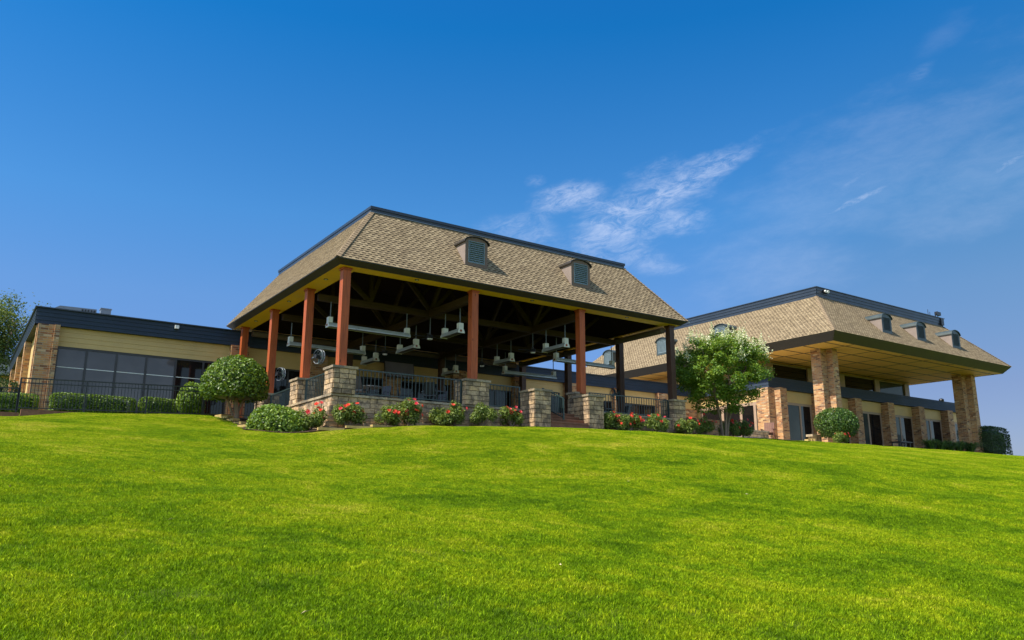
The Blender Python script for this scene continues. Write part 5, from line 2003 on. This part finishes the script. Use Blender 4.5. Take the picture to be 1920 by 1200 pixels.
def far_tree(label, x, y, z0, R_, zc, rz, seed, ncl=70):
    r = thing('airy_tree', label, 'tree', (x, y, z0), 'trees at the end of the low wing')
    rg = np.random.default_rng(seed)
    tr, cl = [], []
    for k in range(4):
        a = 1.57 * k + rg.uniform(-.4, .4)
        q = rg.uniform(.5, 1.2)
        p = [Vector((.15 * math.cos(a), .15 * math.sin(a), -.2)), Vector((.4 * math.cos(a) * q, .4 * math.sin(a) * q, (zc - z0) * .45)),
             Vector((.9 * math.cos(a) * q, .9 * math.sin(a) * q, (zc - z0) * .9)), Vector((1.3 * math.cos(a) * q, 1.3 * math.sin(a) * q, (zc - z0) + rz * .6))]
        tr.append((p, .11, .025))
        for j in range(9):
            s = p[1].lerp(p[3], rg.uniform(.1, 1))
            a2 = rg.uniform(0, 6.283)
            e = s + Vector((math.cos(a2) * R_ * .6, math.sin(a2) * R_ * .6, rg.uniform(.4, 2.0)))
            tr.append(([s, (s + e) / 2 + Vector((0, 0, .15)), e], .035, .008))
            cl.append(np.array(e))
            cl.append(np.array((s + e) / 2))
    stems(tr, .1, 'bark', 'trunk', r, 6)
    C, Nn = [], []
    for c in cl[:ncl]:
        n = int(rg.integers(180, 330))
        e = rg.normal(0, 1, (n, 3))
        C.append(c + e * np.array([.42, .42, .34]))
        Nn.append(e * .4 + np.array([0, 0, .8]))
    obj('crown', leaf_mesh('crown', np.concatenate(C), np.concatenate(Nn), .15, .3, rg, 'leaf_far', None, .7), r)


far_tree('airy brown green tree rising beyond the corner of the low wing', .9, 60.0, 3.6, 3.0, 10.0, 2.6, 91, 90)
far_tree('smaller airy tree farther out beyond the low wing', -1.6, 64.0, 3.6, 2.6, 9.2, 2.4, 92, 80)


def far_house():
    r = thing('distant_house', 'small distant house with dark roof behind the airy tree', 'house', (1.0, 76, 3.6))
    m = MB()
    m.box((-5, 74, 3.4), (3.6, 82, 9.9))
    m.build('wall', 'siding', r)
    m = MB()
    a = [(-5.6, 73.4, 9.9), (4.0, 73.4, 9.9), (4.0, 82.6, 9.9), (-5.6, 82.6, 9.9)]
    t = [(-3.6, 75.2, 11.9), (2.4, 75.2, 11.9), (2.4, 81, 11.9), (-3.6, 81, 11.9)]
    for i in range(4):
        j = (i + 1) % 4
        m.face([a[i], a[j], t[j], t[i]])
    m.face(t)
    m.face(a[::-1])
    m.build('roof', 'dormer_green', r)
    window(r, (-2, 73.98), (1.2, 73.98), 6.5, 8.6, (0, -1), 2, 'frame', ['glass'], .1)


far_house()

# edging stones along the curved bed
rr = random.Random(3)
edge_pts = [(8.55, 32.5, 'highest pale edging stone of the bed, below the black fence'), (8.56, 31.75, 'pale edging stone second from the fence along the curved bed'),
            (8.6, 31.0, 'pale edging stone beneath the tall topiary, on the lawn side'), (8.64, 30.2, 'pale edging stone on the bend of the bed below the topiary'),
            (8.58, 29.3, 'pale edging stone just above the rounded bush'), (9.9, 24.5, 'long pale edging stone in front of the first flower shrub'),
            (10.85, 24.5, 'long pale edging stone in front of the terrace wall corner'), (11.75, 24.6, 'long pale edging stone farthest along the front bed')]
for x, y, lb in edge_pts:
    z = gz(x, y)
    m = MB()
    long = y < 26
    sx, sy = (.85, .16) if long else (.26, .55)
    me = MB().cbox((0, 0, .03), (sx, sy, .09), Matrix.Rotation(rr.uniform(-.15, .15) if long else rr.uniform(.1, .5), 3, 'Z')).mesh('edging_stone')
    me.materials.append(M['edge'])
    o = obj('edging_stone', me)
    o.location = (x, y, z)
    md = o.modifiers.new('bevel', 'BEVEL')
    md.width, md.segments = .03, 2
    tag(o, lb, 'edging stone', 'pale stones edging the flower bed')

# a few dry leaves on the grass
lf = MB()
lf.face([(-.05, 0, .0), (0, -.022, .014), (.055, 0, .004), (0, .024, .016)])
lf.face([(.05, 0, .004), (.085, .003, .01), (.085, -.003, .01)])
lme = lf.mesh('fallen_leaf')
lme.materials.append(plain("dry_leaf", (0.62, 0.50, 0.27), 0.8, 0.2, 0.2, 20.0))
for i, (x, y) in enumerate(((2.14, 5.57), (2.08, 9.57), (2.78, 14.38), (1.66, 15.88), (0.65, 11.83), (4.85, 21.84), (5.06, 6.48), (12.31, 10.08), (11.34, 12.22), (4.52, 7.40),)):
    o = obj('fallen_leaf', lme)
    o.location = (x, y, gz(x, y) + .03)
    o.scale = (.7, .7, .7)
    o.rotation_euler = (rr.uniform(-.4, .4), rr.uniform(-.4, .4), rr.uniform(0, 6.28))
    tag(o, 'small pale dry leaf lying on the mown lawn', 'leaf', 'dry leaves scattered on the lawn')
